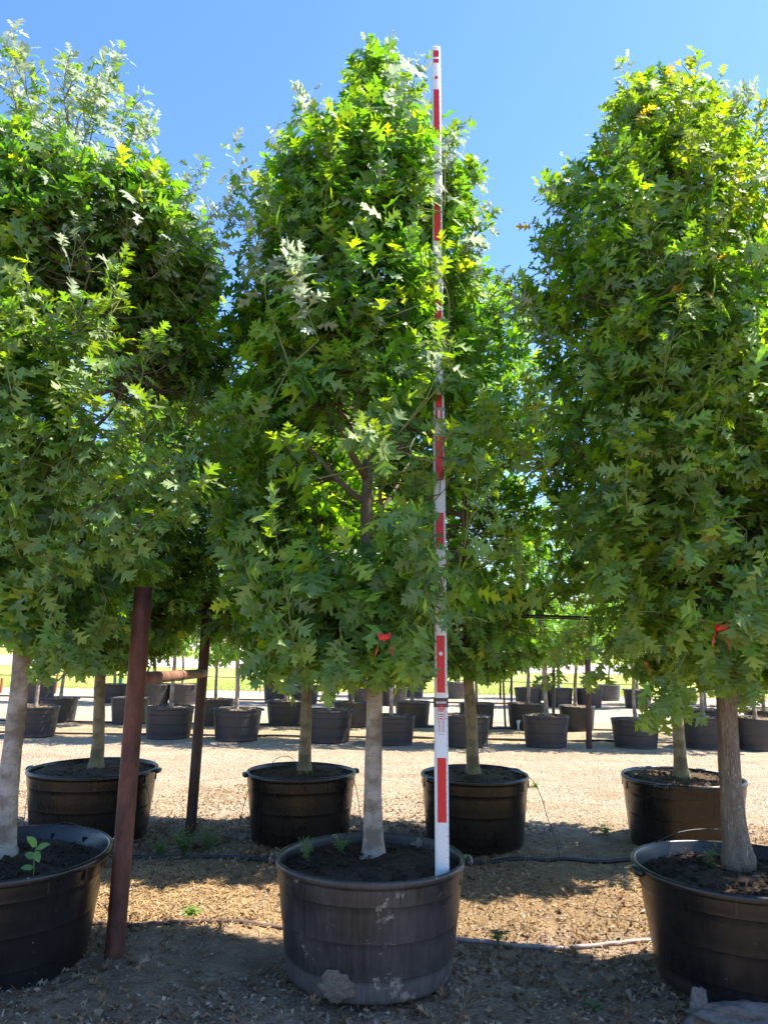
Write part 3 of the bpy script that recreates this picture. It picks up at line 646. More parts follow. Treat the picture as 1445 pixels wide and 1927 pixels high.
make_tree('oak_tree', 'oak with brown furrowed trunk and yellow-orange leaf tips at the right', 'tree', 'oaks in the nearest row', (tr[0].x, 3.93, tr[0].z), tr, .052, env, 303, 'right', M_BARKR,
          18, 1080, 11, .138, shoots=cs, nauto=46, silver=.16, shootcol=(.19,.25,.02), extra_limbs=[([at(1350,1200,3.93), at(1352,1190,3.7), at(1352,1180,3.36)], .008)])
# next tree along, only its left branches reach into the frame
t4 = [Vector((3.62, 3.9, .48)), Vector((3.58, 3.9, 2.0)), Vector((3.5, 3.9, 4.6))]
make_tree('oak_tree', 'yellow-green branch tips of another oak entering at the upper right edge', 'tree', 'oaks in the nearest row', tuple(t4[0]), t4, .055, [(1.6,.5,.5),(2.2,.8,.8),(3.4,.85,.85),(4.2,.5,.5),(4.7,.1,.1)], 404, 'right', M_BARKR, 10, 260, 9, .13, T=T_LO,
          shoots=[S(1500,420,3.9,1428,240,3.9,24,.7)])
make_pot((3.62, 3.85, .05), .47, .50, .40, MP_R, M_SOIL, 4, .43, 48, bits=0, label='black pot just beyond the right edge of the nearest row', group=g1)

E2 = [(1.36,.35,.4),(1.6,.85,.85),(2.1,1.02,1.02),(3.0,1.02,1.0),(3.6,.85,.85),(4.05,.6,.6),(4.4,.3,.28),(4.6,.08,.08)]
tr2 = [(573, [(573,1452),(576,1300),(580,1150)], 'second-row oak with mossy brown trunk, left of the pale trunk'), (890, [(890,1456),(886,1350),(880,1200)], 'second-row oak with leaning brown trunk, right of the measuring pole'),
       (183, [(182,1442),(190,1300),(202,1180)], 'second-row oak with slim mossy trunk, left of the near rusty post'), (1280, [(1281,1458),(1272,1300),(1262,1180)], 'second-row oak with dark trunk, behind the furrowed tree')]
protos = []
for i, (x, px, lb) in enumerate(tr2):
    t = [at(a_, b_, Y2) for a_, b_ in px]; d = (t[-1]-t[0]); x_ = t[-1].x
    top = [Vector((x_+d.x*.4, Y2, 3.0)), Vector((x_+d.x*.3, Y2, 4.55))]
    f = 1.0+(.06 if i % 2 else -.03)
    e2 = [(z*(1 if z < 2 else f), l*f, q*f) for z, l, q in E2]
    make_tree('oak_tree', lb, 'tree', 'oaks in the second row', tuple(t[0]), t+top, .045, e2, 500+i*7, ['back','center','left','right'][i], M_BARKM, 11, 1150, 10, .13, T=T_LO, mleaf=M_LEAF2, nauto=24, clump=(-.6, 3.5), droopz=(1.4, 2.2))

# flagging tape on trunks
def tape(p, r, seed, lab):
    rr = random.Random(seed); b = MB(); b.tube([p+Vector((0,0,-.012)), p+Vector((0,0,.012))], r, 16, 0, False)
    for s in (-1, 1):
        q = p+Vector((s*.01, -r-.004, 0)); V = []
        for k in range(7):
            t = k/6; c = q+Vector((s*(.030*t+.008*math.sin(6*t)), -.010*math.sin(5*t), -.060*t*t+.02*math.sin(4*t))); V += [c+Vector((0,0,.010)), c-Vector((0,.004,.010))]
        b.add(V, [(2*k, 2*k+1, 2*k+3, 2*k+2) for k in range(6)])
    b.tube([p+Vector((-.02,-r-.006,0)), p+Vector((.02,-r-.01,.006))], .012, 7)
    return tag(b.build('flagging_tape', M_TAPE), lab, 'tape', 'red tapes tied round trunks')
a = at(716, 1197, 3.86); a = at(723,1200,3.38); tape(a, .012, 1, 'bright red flagging tape hanging beside the pale smooth trunk')
a = at(1352, 1182, 3.34); tape(a, .012, 2, 'red flagging tape hanging in front of the furrowed trunk')

# ------------------------------------------------------------------ measuring pole
def pole():
    YP = 3.72; z0 = .485; bx = px_at(832, 1640, YP); topp = at(820, 90, YP); z1 = topp.z; lean = (topp.x-bx)/(z1-z0)
    root = empty('measuring_pole', (bx, YP, z0)); tag(root, 'tall white telescopic measuring pole with red bars standing in the pot', 'measuring pole')
    root.rotation_euler.y = math.atan(lean)
    mw = mat_plain('white_fibreglass', (.72,.72,.70), .4, .5, .08, sc_=6); mr = mat_plain('red_print', (.62,.015,.02), .4, .5, .12, sc_=30); mk = mat_plain('dark_collar', (.05,.035,.035), .4, .5)
    mpk = mat_plain('faded_red_print', (.55,.22,.22), .5, .4); mg = mat_plain('grey_print', (.28,.28,.30), .5, .4)
    def zz(y): return at(832, y, YP).z-z0
    secs = [(0, zz(1318), .0325), (zz(1318), zz(770), .0305), (zz(770), zz(327), .0275), (zz(327), z1-z0, .0245)]
    def ring(w, k=28):
        o = []
        for i in range(k):
            a = 2*math.pi*i/k; c, s = math.cos(a), math.sin(a); p = 2/3.2
            o.append((w*math.copysign(abs(c)**p, c), w*.62*math.copysign(abs(s)**p, s)))
        return o
    def front(w): return -w*.62
    for i, (a_, b_, w) in enumerate(secs):
        m = MB(); V = []; rg = ring(w)
        for z in (a_-(0 if i == 0 else .01), b_-.004, b_): V += [(x*(1 if z < b_ else .93), y*(1 if z < b_ else .9), z) for x, y in rg]
        k = len(rg); m.add(V, [(j*k+q, j*k+(q+1) % k, (j+1)*k+(q+1) % k, (j+1)*k+q) for j in range(2) for q in range(k)]+[tuple(2*k+q for q in range(k))]); sec = m.build('pole_section', mw, root, True)
        if i < 3:
            m = MB(); V = []; rg = ring(w+.0025)
            h0, h1 = (b_-.03, b_+.012) if i == 0 else (b_-.012, b_+.002)
            for z in (h0, h1): V += [(x, y, z) for x, y in rg]
            m.add(V, [(q, (q+1) % k, k+(q+1) % k, k+q) for q in range(k)]+[tuple(k+q for q in range(k))]); m.build('collar', mk if i == 0 else mg, root)
            if i == 0:       # pale lettering-like marks on the dark collar
                m = MB()
                for q in range(8): m.box((-.021+.006*q, front(w+.0025)-.0012, b_-.008), (.0038, .001, .009 if q % 3 else .012))
                m.build('collar_mark', mw, root)
    def wat(z):
        for a_, b_, w in secs:
            if z < b_: return w
        return .0245
    def bar(y0, y1, wf=.62, mat=mr, name='red_bar', dx=0):
        za, zb = zz(y1), zz(y0); w = wat((za+zb)/2); m = MB(); m.box((dx*w, front(w)-.0006, (za+zb)/2), (2*w*wf, .0022, zb-za)); return m.build(name, mat, root)
    for y0, y1 in ((1425,1546),(1196,1303),(966,1030),(822,905),(745,790),(560,626),(385,456),(172,263),(115,122),(99,111)): bar(y0, y1)
    def disc(y, r, mat, name, dx=0):
        m = MB(); z = zz(y); w = wat(z); m.tube([(dx*w, front(w)-.0005, z), (dx*w, front(w)-.0028, z)], r, 20); m.build(name, mat, root)
    disc(1230, .0095, mw, 'white_dot', .0); disc(150, .0085, mr, 'red_dot', 0)
    # maker's panel: dark heading, ring and diamond badge, bordered box with lines of small print
    w = .0325; zf = front(w)
    m = MB(); za, zb = zz(1354), zz(1322); xw = .016
    for c, sz in (((-xw,zf-.0008,(za+zb)/2),(.0015,.002,zb-za)),((xw,zf-.0008,(za+zb)/2),(.0015,.002,zb-za)),((0,zf-.0008,za),(2*xw,.002,.0015)),((0,zf-.0008,zb),(2*xw,.002,.0015))): m.box(c, sz)
    m.box((0,zf-.0008,zz(1327)),(.018,.002,.006))
    for q in range(3): m.box((0,zf-.0008,zz(1343.5+4*q)),(.022-.003*q,.002,.0035))
    m.build('badge_panel', mr, root)
    m = MB(); zc = zz(1333.5); n = 24; V = []
    for r_ in (.0135,.0095): V += [(r_*math.cos(2*math.pi*q/n), zf-.0016, zc+r_*math.sin(2*math.pi*q/n)) for q in range(n)]
    m.add(V, [(q, (q+1) % n, n+(q+1) % n, n+q) for q in range(n)])
    m.add([(0,zf-.0017,zc+.0075),(.0065,zf-.0017,zc),(0,zf-.0017,zc-.0075),(-.0065,zf-.0017,zc)], [(0,1,2,3)]); m.build('badge', mr, root)
    m = MB()
    for q in range(9): m.box((-.009,zf-.0008,zz(1357+q*2.3)),(.011 if q % 3 else .013,.002,.0022)); m.box((.009,zf-.0008,zz(1357+q*2.3)),(.012 if q % 2 else .009,.002,.0022))
    m.build('small_print', mpk, root)
    m = MB()
    for q in range(5): m.box((-.012+.006*q,zf-.0008,zz(1381)),(.003,.002,.003))
    m.build('small_print', mg, root)
    # scale ticks beside the bars
    m = MB(); z = .08
    while z < z1-z0-.1:
        w_ = wat(z); m.box((w_*.78, front(w_)*.93-.0022, z), (.006 if round(z*100) % 10 else .010, .002, .0016)); z += .0305
    m.build('scale_ticks', mg, root)
pole()

# ------------------------------------------------------------------ pipe frame and overhead cable
def pframe():
    b1 = ground(213, 1832); b2 = ground(358, 1574); t1 = at(271, 1105, b1.y); t2 = at(392, 1133, b2.y)
    root = empty('pipe_frame', tuple(b1)); tag(root, 'rusty steel pipe frame of two posts joined by a rail', 'pipe frame')
    def wob(i, th): return 1+.01*math.sin(3*th+i)
    for b_, t_, r, mt in ((b1, t1, .0445, M_RUST), (b2, t2, .042, M_RUSTD)):
        m = MB(); pts = [(b_-Vector((0,0,.05))).lerp(t_, k/12)-b1 for k in range(13)]; m.tube(pts, r, 24, wob=wob); p = m.build('post', mt, root, True)
        p['label'] = 'reddish rusty near post' if mt is M_RUST else 'dark far post of the pipe frame'
    ra = at(275, 1278, b1.y)-b1; rb = at(384, 1267, b2.y)-b1; ra.x = (b1.lerp(t1, .76)-b1).x; d = (rb-ra)
    m = MB(); m.tube([ra+d*(k/10) for k in range(11)], .034, 20); m.build('rail', M_RUSTL, root, True)
    for f in (.50,.53,.86):
        m = MB(); m.tube([ra+d*f, ra+d*(f+.012)], .037, 20); m.build('rail_ring', M_RUSTD if f < .52 else M_RUSTL, root, True)
    return b1, t1, b2, t2
b1, t1, b2, t2 = pframe()
for k, (dz, dy, lb) in enumerate(((0, 0, 'upper black overhead irrigation pipe tied to the posts'), (-.018, .03, 'thinner black line slung just under the overhead pipe'))):
    m = MB(); za = at(390, 1148, b2.y-.06).z+dz; xs = np.linspace(-9, 12, 60); m.tube([(x, b2.y-.062-dy, za-.02*math.sin((x+2.3)*1.0)**2) for x in xs], 0.010 if k == 0 else .006, 8)
    tag(m.build('overhead_pipe', M_HOSE, smooth=True), lb, 'pipe')
m = MB(); m.tube([(x, 13.6, at(1000,1168,13.6).z-.15+.02*math.sin(x)) for x in np.linspace(-14, 14, 50)], .011, 8); tag(m.build('overhead_pipe', M_HOSE, smooth=True), 'black pipe strung over the small trees farther back', 'pipe')

# hoses on the ground
def hose(pts, r, mat, lb, name='irrigation_hose', n=240, cat='hose', group=None):
    P = [Vector(p) for p in pts]; out = []; low = all(p.z < .05 for p in P)
    for i in range(len(P)-1):
        a, b_ = P[max(0, i-1)], P[i]; c, d = P[i+1], P[min(len(P)-1, i+2)]
        for k in range(n//len(P)+2):
            t = k/(n//len(P)+2); out.append(.5*((2*b_)+(-a+c)*t+(2*a-5*b_+4*c-d)*t*t+(-a+3*b_-3*c+d)*t**3))
    out.append(P[-1]); m = MB()
    if low:
        for q in out: q.z = float(gz(np.array([[q.x, q.y]]))[0])+r*.75
    m.tube(out, r, 8 if r > .006 else 5); return tag(m.build(name, mat, smooth=True), lb, cat, group)
def gp(x, y, z=.012): return ground(x, y, z)
hose([(-6,4.78,.014), gp(-60,1742), gp(160,1744), gp(350,1741), gp(530,1741), gp(640,1746)], .0125, M_HOSEB, 'brown dusty irrigation hose on the straw left of the mud-caked pot')
hose([gp(850,1757), gp(960,1766), gp(1060,1771), gp(1150,1769), gp(1245,1766), gp(1500,1768), (6,4.55,.012)], .0125, M_HOSEP, 'pale pinkish sunlit hose right of the mud-caked pot')
hose([(-8,6.1,.015), gp(-40,1607), gp(200,1609), gp(400,1613), gp(560,1622), gp(880,1615), gp(1190,1616), gp(1445,1618), (9,6.1,.015)], .016, M_HOSE, 'thick black hose running along the second row of pots')
hose([(-13,13.0,.02), (-4,12.8,.02), (0,12.95,.02), (5,12.8,.02), (13,13.0,.02)], .018, M_HOSE, 'black hose along the first row of small far pots')
hose([(-15,14.7,.02), (-4,14.5,.02), (1,14.6,.02), (5,14.5,.02), (15,14.7,.02)], .018, M_HOSE, 'black hose between the small far pot rows')
hose([(-22,20.4,.02), (-6,20.2,.02), (3,20.3,.02), (22,20.4,.02)], .022, M_HOSE, 'farthest black hose near the grass edge')
dg = 'thin drip tubes feeding the pots'
def drip(pts, lb): hose([at(x, y, Y_) for x, y, Y_ in pts], .0028, M_HOSE, lb, 'drip_tube', 30, 'tube', dg)
drip([(985,1458,6.35),(1003,1470,6.3),(1018,1500,6.2),(1030,1540,6.1),(1043,1575,6.1),(1052,1612,6.08)], 'thin drip tube arching from the pot behind the pole to the hose')
drip([(1160,1616,6.0),(1140,1660,5.5),(1120,1700,5.15),(1122,1725,4.95),(1165,1733,4.9),(1200,1745,4.8),(1213,1763,4.66)], 'thin black drip tube snaking over the ground beside the right pot')
drip([(655,1450,6.4),(668,1475,6.3),(676,1520,6.2),(680,1570,6.15),(672,1612,6.1)], 'thin drip tube hanging beside the pot left of the trunk')
drip([(478,1462,6.35),(465,1495,6.3),(452,1545,6.2),(445,1580,6.15),(455,1612,6.1)], 'thin drip tube on the left side of the glossy pot')
drip([(268,1462,6.3),(281,1500,6.25),(278,1550,6.2),(262,1590,6.15),(250,1610,6.1)], 'thin drip tube right of the brown-black pot')
drip([(95,1450,6.35),(68,1470,6.3),(52,1500,6.25),(45,1560,6.2)], 'thin drip tube left of the brown-black pot')
drip([(88,1556,4.30),(120,1548,4.34),(150,1554,4.32),(172,1566,4.25)], 'thin wire loop over the back rim of the smooth pot')
drip([(160,1700,4.95),(185,1712,4.85),(200,1738,4.72),(206,1745,4.7)], 'thin wire on the straw beside the smooth pot')
drip([(1235,1585,4.2),(1278,1566,4.25),(1340,1560,4.28),(1420,1570,4.28)], 'thin tube lying along the back rim of the scraped-rim pot')
drip([(500,1455,6.5),(520,1428,6.7),(545,1424,6.75),(560,1440,6.6)], 'thin tube looping above the rim of the glossy left pot')

# ------------------------------------------------------------------ small far pots and their trees
def far_proto_tree(name, seed, pal, T, mleaf, h, rad, ntw, per, leaf, bark, zlo=1.22):
    e = [(zlo, rad*.35, rad*.4), (zlo+.3, rad*.85, rad*.8), (zlo+(h-zlo)*.4, rad, rad), (zlo+(h-zlo)*.7, rad*.75, rad*.8), (h-.2, rad*.3, rad*.3), (h, .06, .06)]
    t = [Vector((0,0,.42)), Vector((.02,0,1.2)), Vector((-.01,.02,2.2)), Vector((0,0,h-.1))]
    return make_tree(name, 'x', 'tree', None, (0,0,.42), t, .028, e, seed, pal, bark, 6, ntw, per, leaf, T=T, mleaf=mleaf, limb_parts=False, clump=(-.2, 4.0), wig=.02, flare=1.3)
PR = [far_proto_tree('young_tree', 900, 'live', T_S, M_LIVE, 3.5, .80, 360, 17, .085, M_BARKF),
      far_proto_tree('young_tree', 910, 'bright', T_LO, M_LEAF2, 3.7, .72, 260, 9, .12, M_BARKF),
      far_proto_tree('young_tree', 920, 'back', T_LO, M_LEAF2, 3.3, .75, 260, 9, .12, M_BARKF, 1.3),
      far_proto_tree('young_tree', 930, 'live', T_S, M_LIVE, 3.2, .85, 340, 17, .09, M_BARKF, 1.35)]
desc = ['dark tree', 'bright young oak', 'young oak', 'olive-leaved tree']
used = [False]*4
far_pot = make_pot((0,0,0), .365, .46, .315, MP_F, M_SOIL3, 60, .425, 40, lugs=True, detail=False, bits=120, label='x')
far_pot2 = make_pot((0,0,0), .34, .45, .29, MP_F, M_SOIL3, 61, .42, 40, lugs=True, detail=False, bits=60, label='x')
far_pot3 = make_pot((0,0,0), .30, .42, .27, MP_G, M_SOIL3, 62, .39, 32, lugs=False, detail=False, bits=0, label='x')
pused = {0: False, 1: False, 2: False}; FP = [far_pot, far_pot2, far_pot3]
ORD = ['first','second','third','fourth','fifth','sixth','seventh','eighth','ninth','tenth','eleventh','twelfth']
rows = [('near line of small far pots', 0, [(62,1385),(317,1388),(445,1392),(617,1395),(738,1400),(878,1403),(1027,1404),(1196,1407),(1328,1408),(1424,1410)]),
        ('middle line of small far pots', 1, [(110,1357),(243,1361),(404,1364),(536,1364),(660,1367),(776,1366),(897,1370),(990,1371),(1086,1374),(1330,1385),(1440,1387)]),
        ('back line of small far pots', 1, [(74,1322),(215,1322),(291,1325),(343,1325),(521,1323),(573,1324),(678,1327),(741,1327),(994,1329),(1052,1330),(1108,1331),(1200,1332)]),
        ('pale pots by the grass', 2, [(675,1310),(778,1312),(862,1314),(1022,1316),(1146,1318),(1288,1326),(1400,1327)])]
rf = random.Random(3)
for ri, (rl, pk, pts) in enumerate(rows):
    for i, (x, y) in enumerate(pts):
        g = ground(x, y); 
        p = FP[pk] if not pused[pk] else copy_tree(FP[pk]); pused[pk] = True
        p.location = g; p.rotation_euler.z = rf.uniform(0, 6.28); s = rf.uniform(.96, 1.05); p.scale = (s, s, s*rf.uniform(.95,1.04))
        col = 'pale grey' if pk == 2 else 'black'
        tag(p, f'{col} pot, {ORD[i]} from the left in the {rl}', 'plant pot', rl)
        k = [[0,3,1,1,2,0,1,1,2,1,3,1],[1,2,1,3,1,0,3,1,1,2,3,0],[2,1,0,1,2,3,1,2,0,3,1,2],[1,2,1,3,2,1,2]][ri][i]
        t = PR[k] if not used[k] else copy_tree(PR[k]); used[k] = True
        t.location = g+Vector((rf.uniform(-.03,.03), rf.uniform(-.03,.03), .41*s-(.03 if pk == 2 else 0))); t.rotation_euler = (rf.gauss(0,.025), rf.gauss(0,.04), rf.uniform(0, 6.28)); q = rf.uniform(.86, 1.12); t.scale = (q, q, q)
        tag(t, f'{desc[k]} in the {ORD[i]} pot of the {rl}', 'tree', 'young trees in the far rows')

# far posts and stakes
def post(x, yb, yt, r, mat, lb, name='post', lean=0, cat='post', group='posts among the far pots'):
    b_ = ground(x, yb); t_ = at(x+lean, yt, b_.y); m = MB(); m.tube([b_-Vector((0,0,.05)), b_.lerp(t_, .5), t_], r, 12); m.tube([t_, t_+Vector((0,0,.012))], r*1.12, 12)
    return tag(m.build(name, mat, smooth=False), lb, cat, group)
M_DARK = mat_plain('dark_steel', (.03,.026,.024), .55, .4, .3); M_GREEN = mat_plain('green_painted_steel', (.01,.22,.12), .45, .5, .15); M_WOOD = mat_plain('weathered_wood', (.22,.15,.10), .85, .2, .3); M_ORG = mat_plain('rusty_orange_stake', (.40,.14,.05), .8, .2, .2)
post(1108, 1409, 1225, .045, M_RUSTD, 'dark rusty post standing between the far pots, right of the measuring pole', lean=-3)
post(1041, 1360, 1165, .032, M_DARK, 'thin black post behind the leafy low branch')
post(941, 1315, 1150, .028, M_DARK, 'thin black post in front of the grass, left of its twin')
post(962, 1326, 1150, .030, M_DARK, 'thicker black post, right of its thinner twin')
post(951, 1372, 1272, .02, M_WOOD, 'short grey wooden stake beside the two black posts', lean=-5, name='stake', cat='stake')
post(957, 1305, 1240, .014, M_DARK, 'thin leaning rod before the grass', lean=14, name='stake', cat='stake')
post(225, 1318, 1222, .05, M_GREEN, 'green painted steel post rising behind a small pot', lean=7)
post(104, 1305, 1225, .03, M_ORG, 'orange-brown leaning stake behind the left far pots', lean=12, name='stake', cat='stake')
post(2, 1304, 1277, .035, M_ORG, 'short orange-brown stake at the grass edge, far left', lean=3, name='stake', cat='stake')
post(490, 1303, 1262, .02, M_WOOD, 'small wooden stake at the grass edge', name='stake', cat='stake')
post(651, 1302, 1265, .02, M_WOOD, 'slanting wooden stake at the grass edge', lean=-18, name='stake', cat='stake')
a = ground(975, 1374); m = MB(); m.tube([a, a+Vector((0,0,.13))], .018, 12); m.tube([a+Vector((0,0,.12)), a+Vector((0,0,.16))], .03, 12); m.tube([a+Vector((-.03,0,.15)), a+Vector((.04,0,.17))], .014, 10); tag(m.build('water_tap', mat_plain('white_plastic', (.7,.7,.68), .4)), 'small white riser valve standing on the gravel', 'valve')
# two wires of a light fence along the grass
fr = empty('wire_fence', (0, LY0+.4, 0)); tag(fr, 'light wire fence with thin posts along the near grass edge', 'fence')
for z in (.35,): 
    m = MB(); m.tube([(x, 0, z+.03*math.sin(x*.7)) for x in np.linspace(-30, 30, 60)], .012, 5); m.build('wire', M_DARK, fr)
fr2 = empty('wire_fence', (0, RY1+6, 0)); tag(fr2, 'distant post and rail fence beyond the road', 'fence')
m = MB(); m.tube([(-80,0,1.0),(80,0,1.0)], .05, 6); m.build('rail', mat_plain('galvanised', (.35,.35,.34), .5, .5), fr2)
for k in range(-16, 17):
    m = MB(); m.tube([(k*5.0,0,0),(k*5.0,0,1.25)], .06, 6); m.build('post', M_DARK, fr2)

# buildings and trees beyond the road
def shed(x0, x1, y, h, wall, lb):
    root = empty('shed', ((x0+x1)/2, y, 0)); tag(root, lb, 'building', 'low buildings beyond the road'); w = x1-x0
    m = MB(); m.box((0,6,h/2), (w,12,h)); m.build('wall', wall, root)
    m = MB(); m.add([(-w/2-.4,-.5,h),(w/2+.4,-.5,h),(w/2+.4,6,h+1.3),(-w/2-.4,6,h+1.3),(-w/2-.4,12.5,h),(w/2+.4,12.5,h)], [(0,1,2,3),(3,2,5,4),(0,3,4),(1,5,2)]); m.build('roof', mat_plain('roof_metal', (.45,.42,.40), .5, .5), root)
    for k in range(int(w//9)):
        m = MB(); m.box((-w/2+5+9*k,-.03,1.5), (3.2,.1,3.0)); m.build('door', mat_plain('shed_door', (.28,.27,.27), .6), root)
MW = mat_plain('pale_siding', (.62,.57,.53), .8, .3, .08, sc_=1)
shed(-75, -38, 150, 5.2, MW, 'long pale shed beyond the road on the left'); shed(8, 52, 165, 5.6, MW, 'pale pinkish warehouse beyond the road, right of centre'); shed(-22, -4, 175, 4.6, MW, 'smaller pale building between the two long sheds')
big = copy_tree(PR[0]); big.location = (-30, 120, -1.6); big.scale = (7.5, 7.5, 3.1); tag(big, 'broad dark tree far beyond the road, left of centre', 'tree', 'large trees beyond the road')
for (x, y, s, lb) in ((70,130,8,'broad dark tree far beyond the road at the right'),(22,140,7,'rounded dark tree far beyond the road, right of centre'),(-90,135,8.5,'broad dark tree far beyond the road at the left'),(-8,132,6,'rounded dark tree far beyond the road near the centre')):
    b_ = copy_tree(PR[0]); b_.location = (x, y, -1.6); b_.scale = (s, s, s*.42); b_.rotation_euler.z = x; tag(b_, lb, 'tree', 'large trees beyond the road')

# ------------------------------------------------------------------ litter, pebbles, weeds
def litter():
    r = np.random.RandomState(8); n = 34000
    x = r.uniform(-3.6, 3.6, n); y = 2.7+6.0*r.uniform(0, 1, n)**1.35; keep = Sines(71, 2.2, 8)(np.column_stack([x, y, 0*x])) > -1.6+1.9*(y > 7.1); x, y = x[keep], y[keep]; n = len(x)
    P = np.column_stack([x, y]); z = gz(P)+.006; a = r.uniform(0, 6.28, n)
    L = np.column_stack([np.cos(a), np.sin(a), r.normal(0, .22, n)]); N = np.column_stack([r.normal(0,.45,n), r.normal(0,.45,n), np.ones(n)])
    cols = np.array([[.22,.13,.07],[.36,.25,.15],[.50,.38,.25],[.14,.09,.055],[.30,.24,.18]]); c = cols[r.choice(5, n, p=[.25,.25,.15,.15,.2])]*r.uniform(.75,1.25,(n,1))
    V, Qd, C = leaves_np([template(EDGE_S, 3, .5, .8, .05, 1.3, False), template(EDGE_LO, 4, .5, .9, .1, .9, False), template(EDGE_S, 5, -.5, .5, .08, .5, False)], np.column_stack([P, z]), L, N, r.uniform(.012, .042, n), c, 9)
    tag(mesh_np('fallen_leaves', V, Qd, [M_DRY], tint=C), 'dry brown leaf litter scattered over the dirt', 'leaf litter', kind='stuff')
M_DRY = mat_leaf('dry_leaf', .85, .12, .15, (1.2, 1.05, .8), .12, (.36, .27, .17))
litter()
def big_litter():
    r = np.random.RandomState(88); n = 5200; y = np.concatenate([r.normal(6.3,.5,n//2), r.uniform(2.8,4.75,n-n//2)]); x = r.uniform(-3.4,3.4,n); k = Sines(72, 2.5, 8)(np.column_stack([x,y,0*x])) > -1.3; x, y = x[k], y[k]; n = len(x)
    z = gz(np.column_stack([x,y]))+.012; a = r.uniform(0,6.28,n); L = np.column_stack([np.cos(a), np.sin(a), r.normal(0,.25,n)]); N = np.column_stack([r.normal(0,.5,n), r.normal(0,.5,n), np.ones(n)])
    cols = np.array([[.24,.14,.07],[.34,.22,.12],[.15,.095,.05],[.27,.20,.13]]); c = cols[r.choice(4, n)]*r.uniform(.7,1.2,(n,1))
    V, Qd, C = leaves_np([template(EDGE, 31, .6, .9, .10, .9), template(EDGE, 32, -.5, 1.0, .12, .8), template(EDGE, 33, .9, .7, .1, .9)], np.column_stack([x,y,z]), L, N, r.uniform(.025,.075,n), c, 19)
    tag(mesh_np('fallen_leaves', V, Qd, [M_DRY], tint=C), 'curled brown lobed oak leaves lying around the pots', 'fallen leaves', kind='stuff')
big_litter()
def straw():
    r = np.random.RandomState(18); n = 30000; y = np.concatenate([r.normal(5.05, .33, n//2), r.uniform(4.3, 8.8, n-n//2)]); x = r.uniform(-3.8, 3.8, n); k = Sines(91, 3.0, 9)(np.column_stack([x,y,0*x]))+r.normal(0,.35,n) > .15; x, y = x[k], y[k]; n = len(x)
    a = r.uniform(0, 6.28, n); l = r.uniform(.012, .05, n); w = r.uniform(.0012, .0028, n); z = gz(np.column_stack([x, y]))+r.uniform(.003,.012, n)
    d = np.column_stack([np.cos(a), np.sin(a), r.normal(0,.15,n)]); s = np.column_stack([-np.sin(a), np.cos(a), 0*a])*w[:, None]; c = np.column_stack([x, y, z]); e = d*l[:, None]
    m_ = c+np.column_stack([0*x,0*x,l*.12])
    V = np.stack([c-e-s, c-e+s, m_+s, m_-s, c+e+s*.5, c+e-s*.5], 1).reshape(-1, 3); b = (np.arange(n)*6)[:, None]
    Qd = np.vstack([b+np.array([[0,1,2,3]]), b+np.array([[3,2,4,5]])]); g = r.uniform(0,1,(n,1)); col = (1-g)*np.array([[.34,.20,.08]])+g*np.array([[.60,.43,.22]])
    tag(mesh_np('straw', V, Qd, [M_DRY], tint=np.repeat(np.column_stack([col, np.ones(n)]), 6, axis=0)), 'golden straw strewn over the lane between the rows', 'straw', kind='stuff')
straw()
def pebbles():
    r = np.random.RandomState(28); n = 26000; y = 2.75+8.6*r.uniform(0,1,n)**.9; x = r.uniform(-3.8, 3.8, n)*(.8+.2*y/5)
    s = np.minimum(r.gamma(1.8, .0022, n)+.002, .014); P = np.column_stack([x, y, gz(np.column_stack([x, y]))+s*.25])
    T0 = np.array([(1,0,0),(.3,.9,0),(-.8,.6,0),(-.8,-.6,0),(.4,-.9,0),(.1,.1,.75),(0,0,-.6)])
    f = np.array([(0,1,5),(1,2,5),(2,3,5),(3,4,5),(4,0,5)]); a = r.uniform(0,6.28,n); ca, sa = np.cos(a)[:, None], np.sin(a)[:, None]
    J = T0[None]*r.uniform(.7,1.3,(n,7,3)); V = np.stack([J[:,:,0]*ca-J[:,:,1]*sa*.8, J[:,:,0]*sa+J[:,:,1]*ca*.8, J[:,:,2]*.8], 2)*s[:, None, None]+P[:, None, :]
    Fd = (f[None]+(np.arange(n)*7)[:, None, None]).reshape(-1, 3); g = r.uniform(0,1,(n,1)); col = (1-g)*np.array([[.24,.17,.115]])+g**2*np.array([[.42,.34,.26]])
    tag(mesh_np('gravel', V.reshape(-1, 3), Fd, [M_STONE], tint=np.repeat(np.column_stack([col, np.ones(n)]), 7, axis=0)), 'loose limestone gravel on the dirt', 'gravel', kind='stuff')
mm = NT('limestone'); aa = mm.n('ShaderNodeAttribute', attribute_name='tint'); mm.principled(aa.outputs['Color'], .9, .25, mm.bump(mm.noise(mm.coord(), 150, 3), .4, .004)); M_STONE = mm.mat
pebbles()

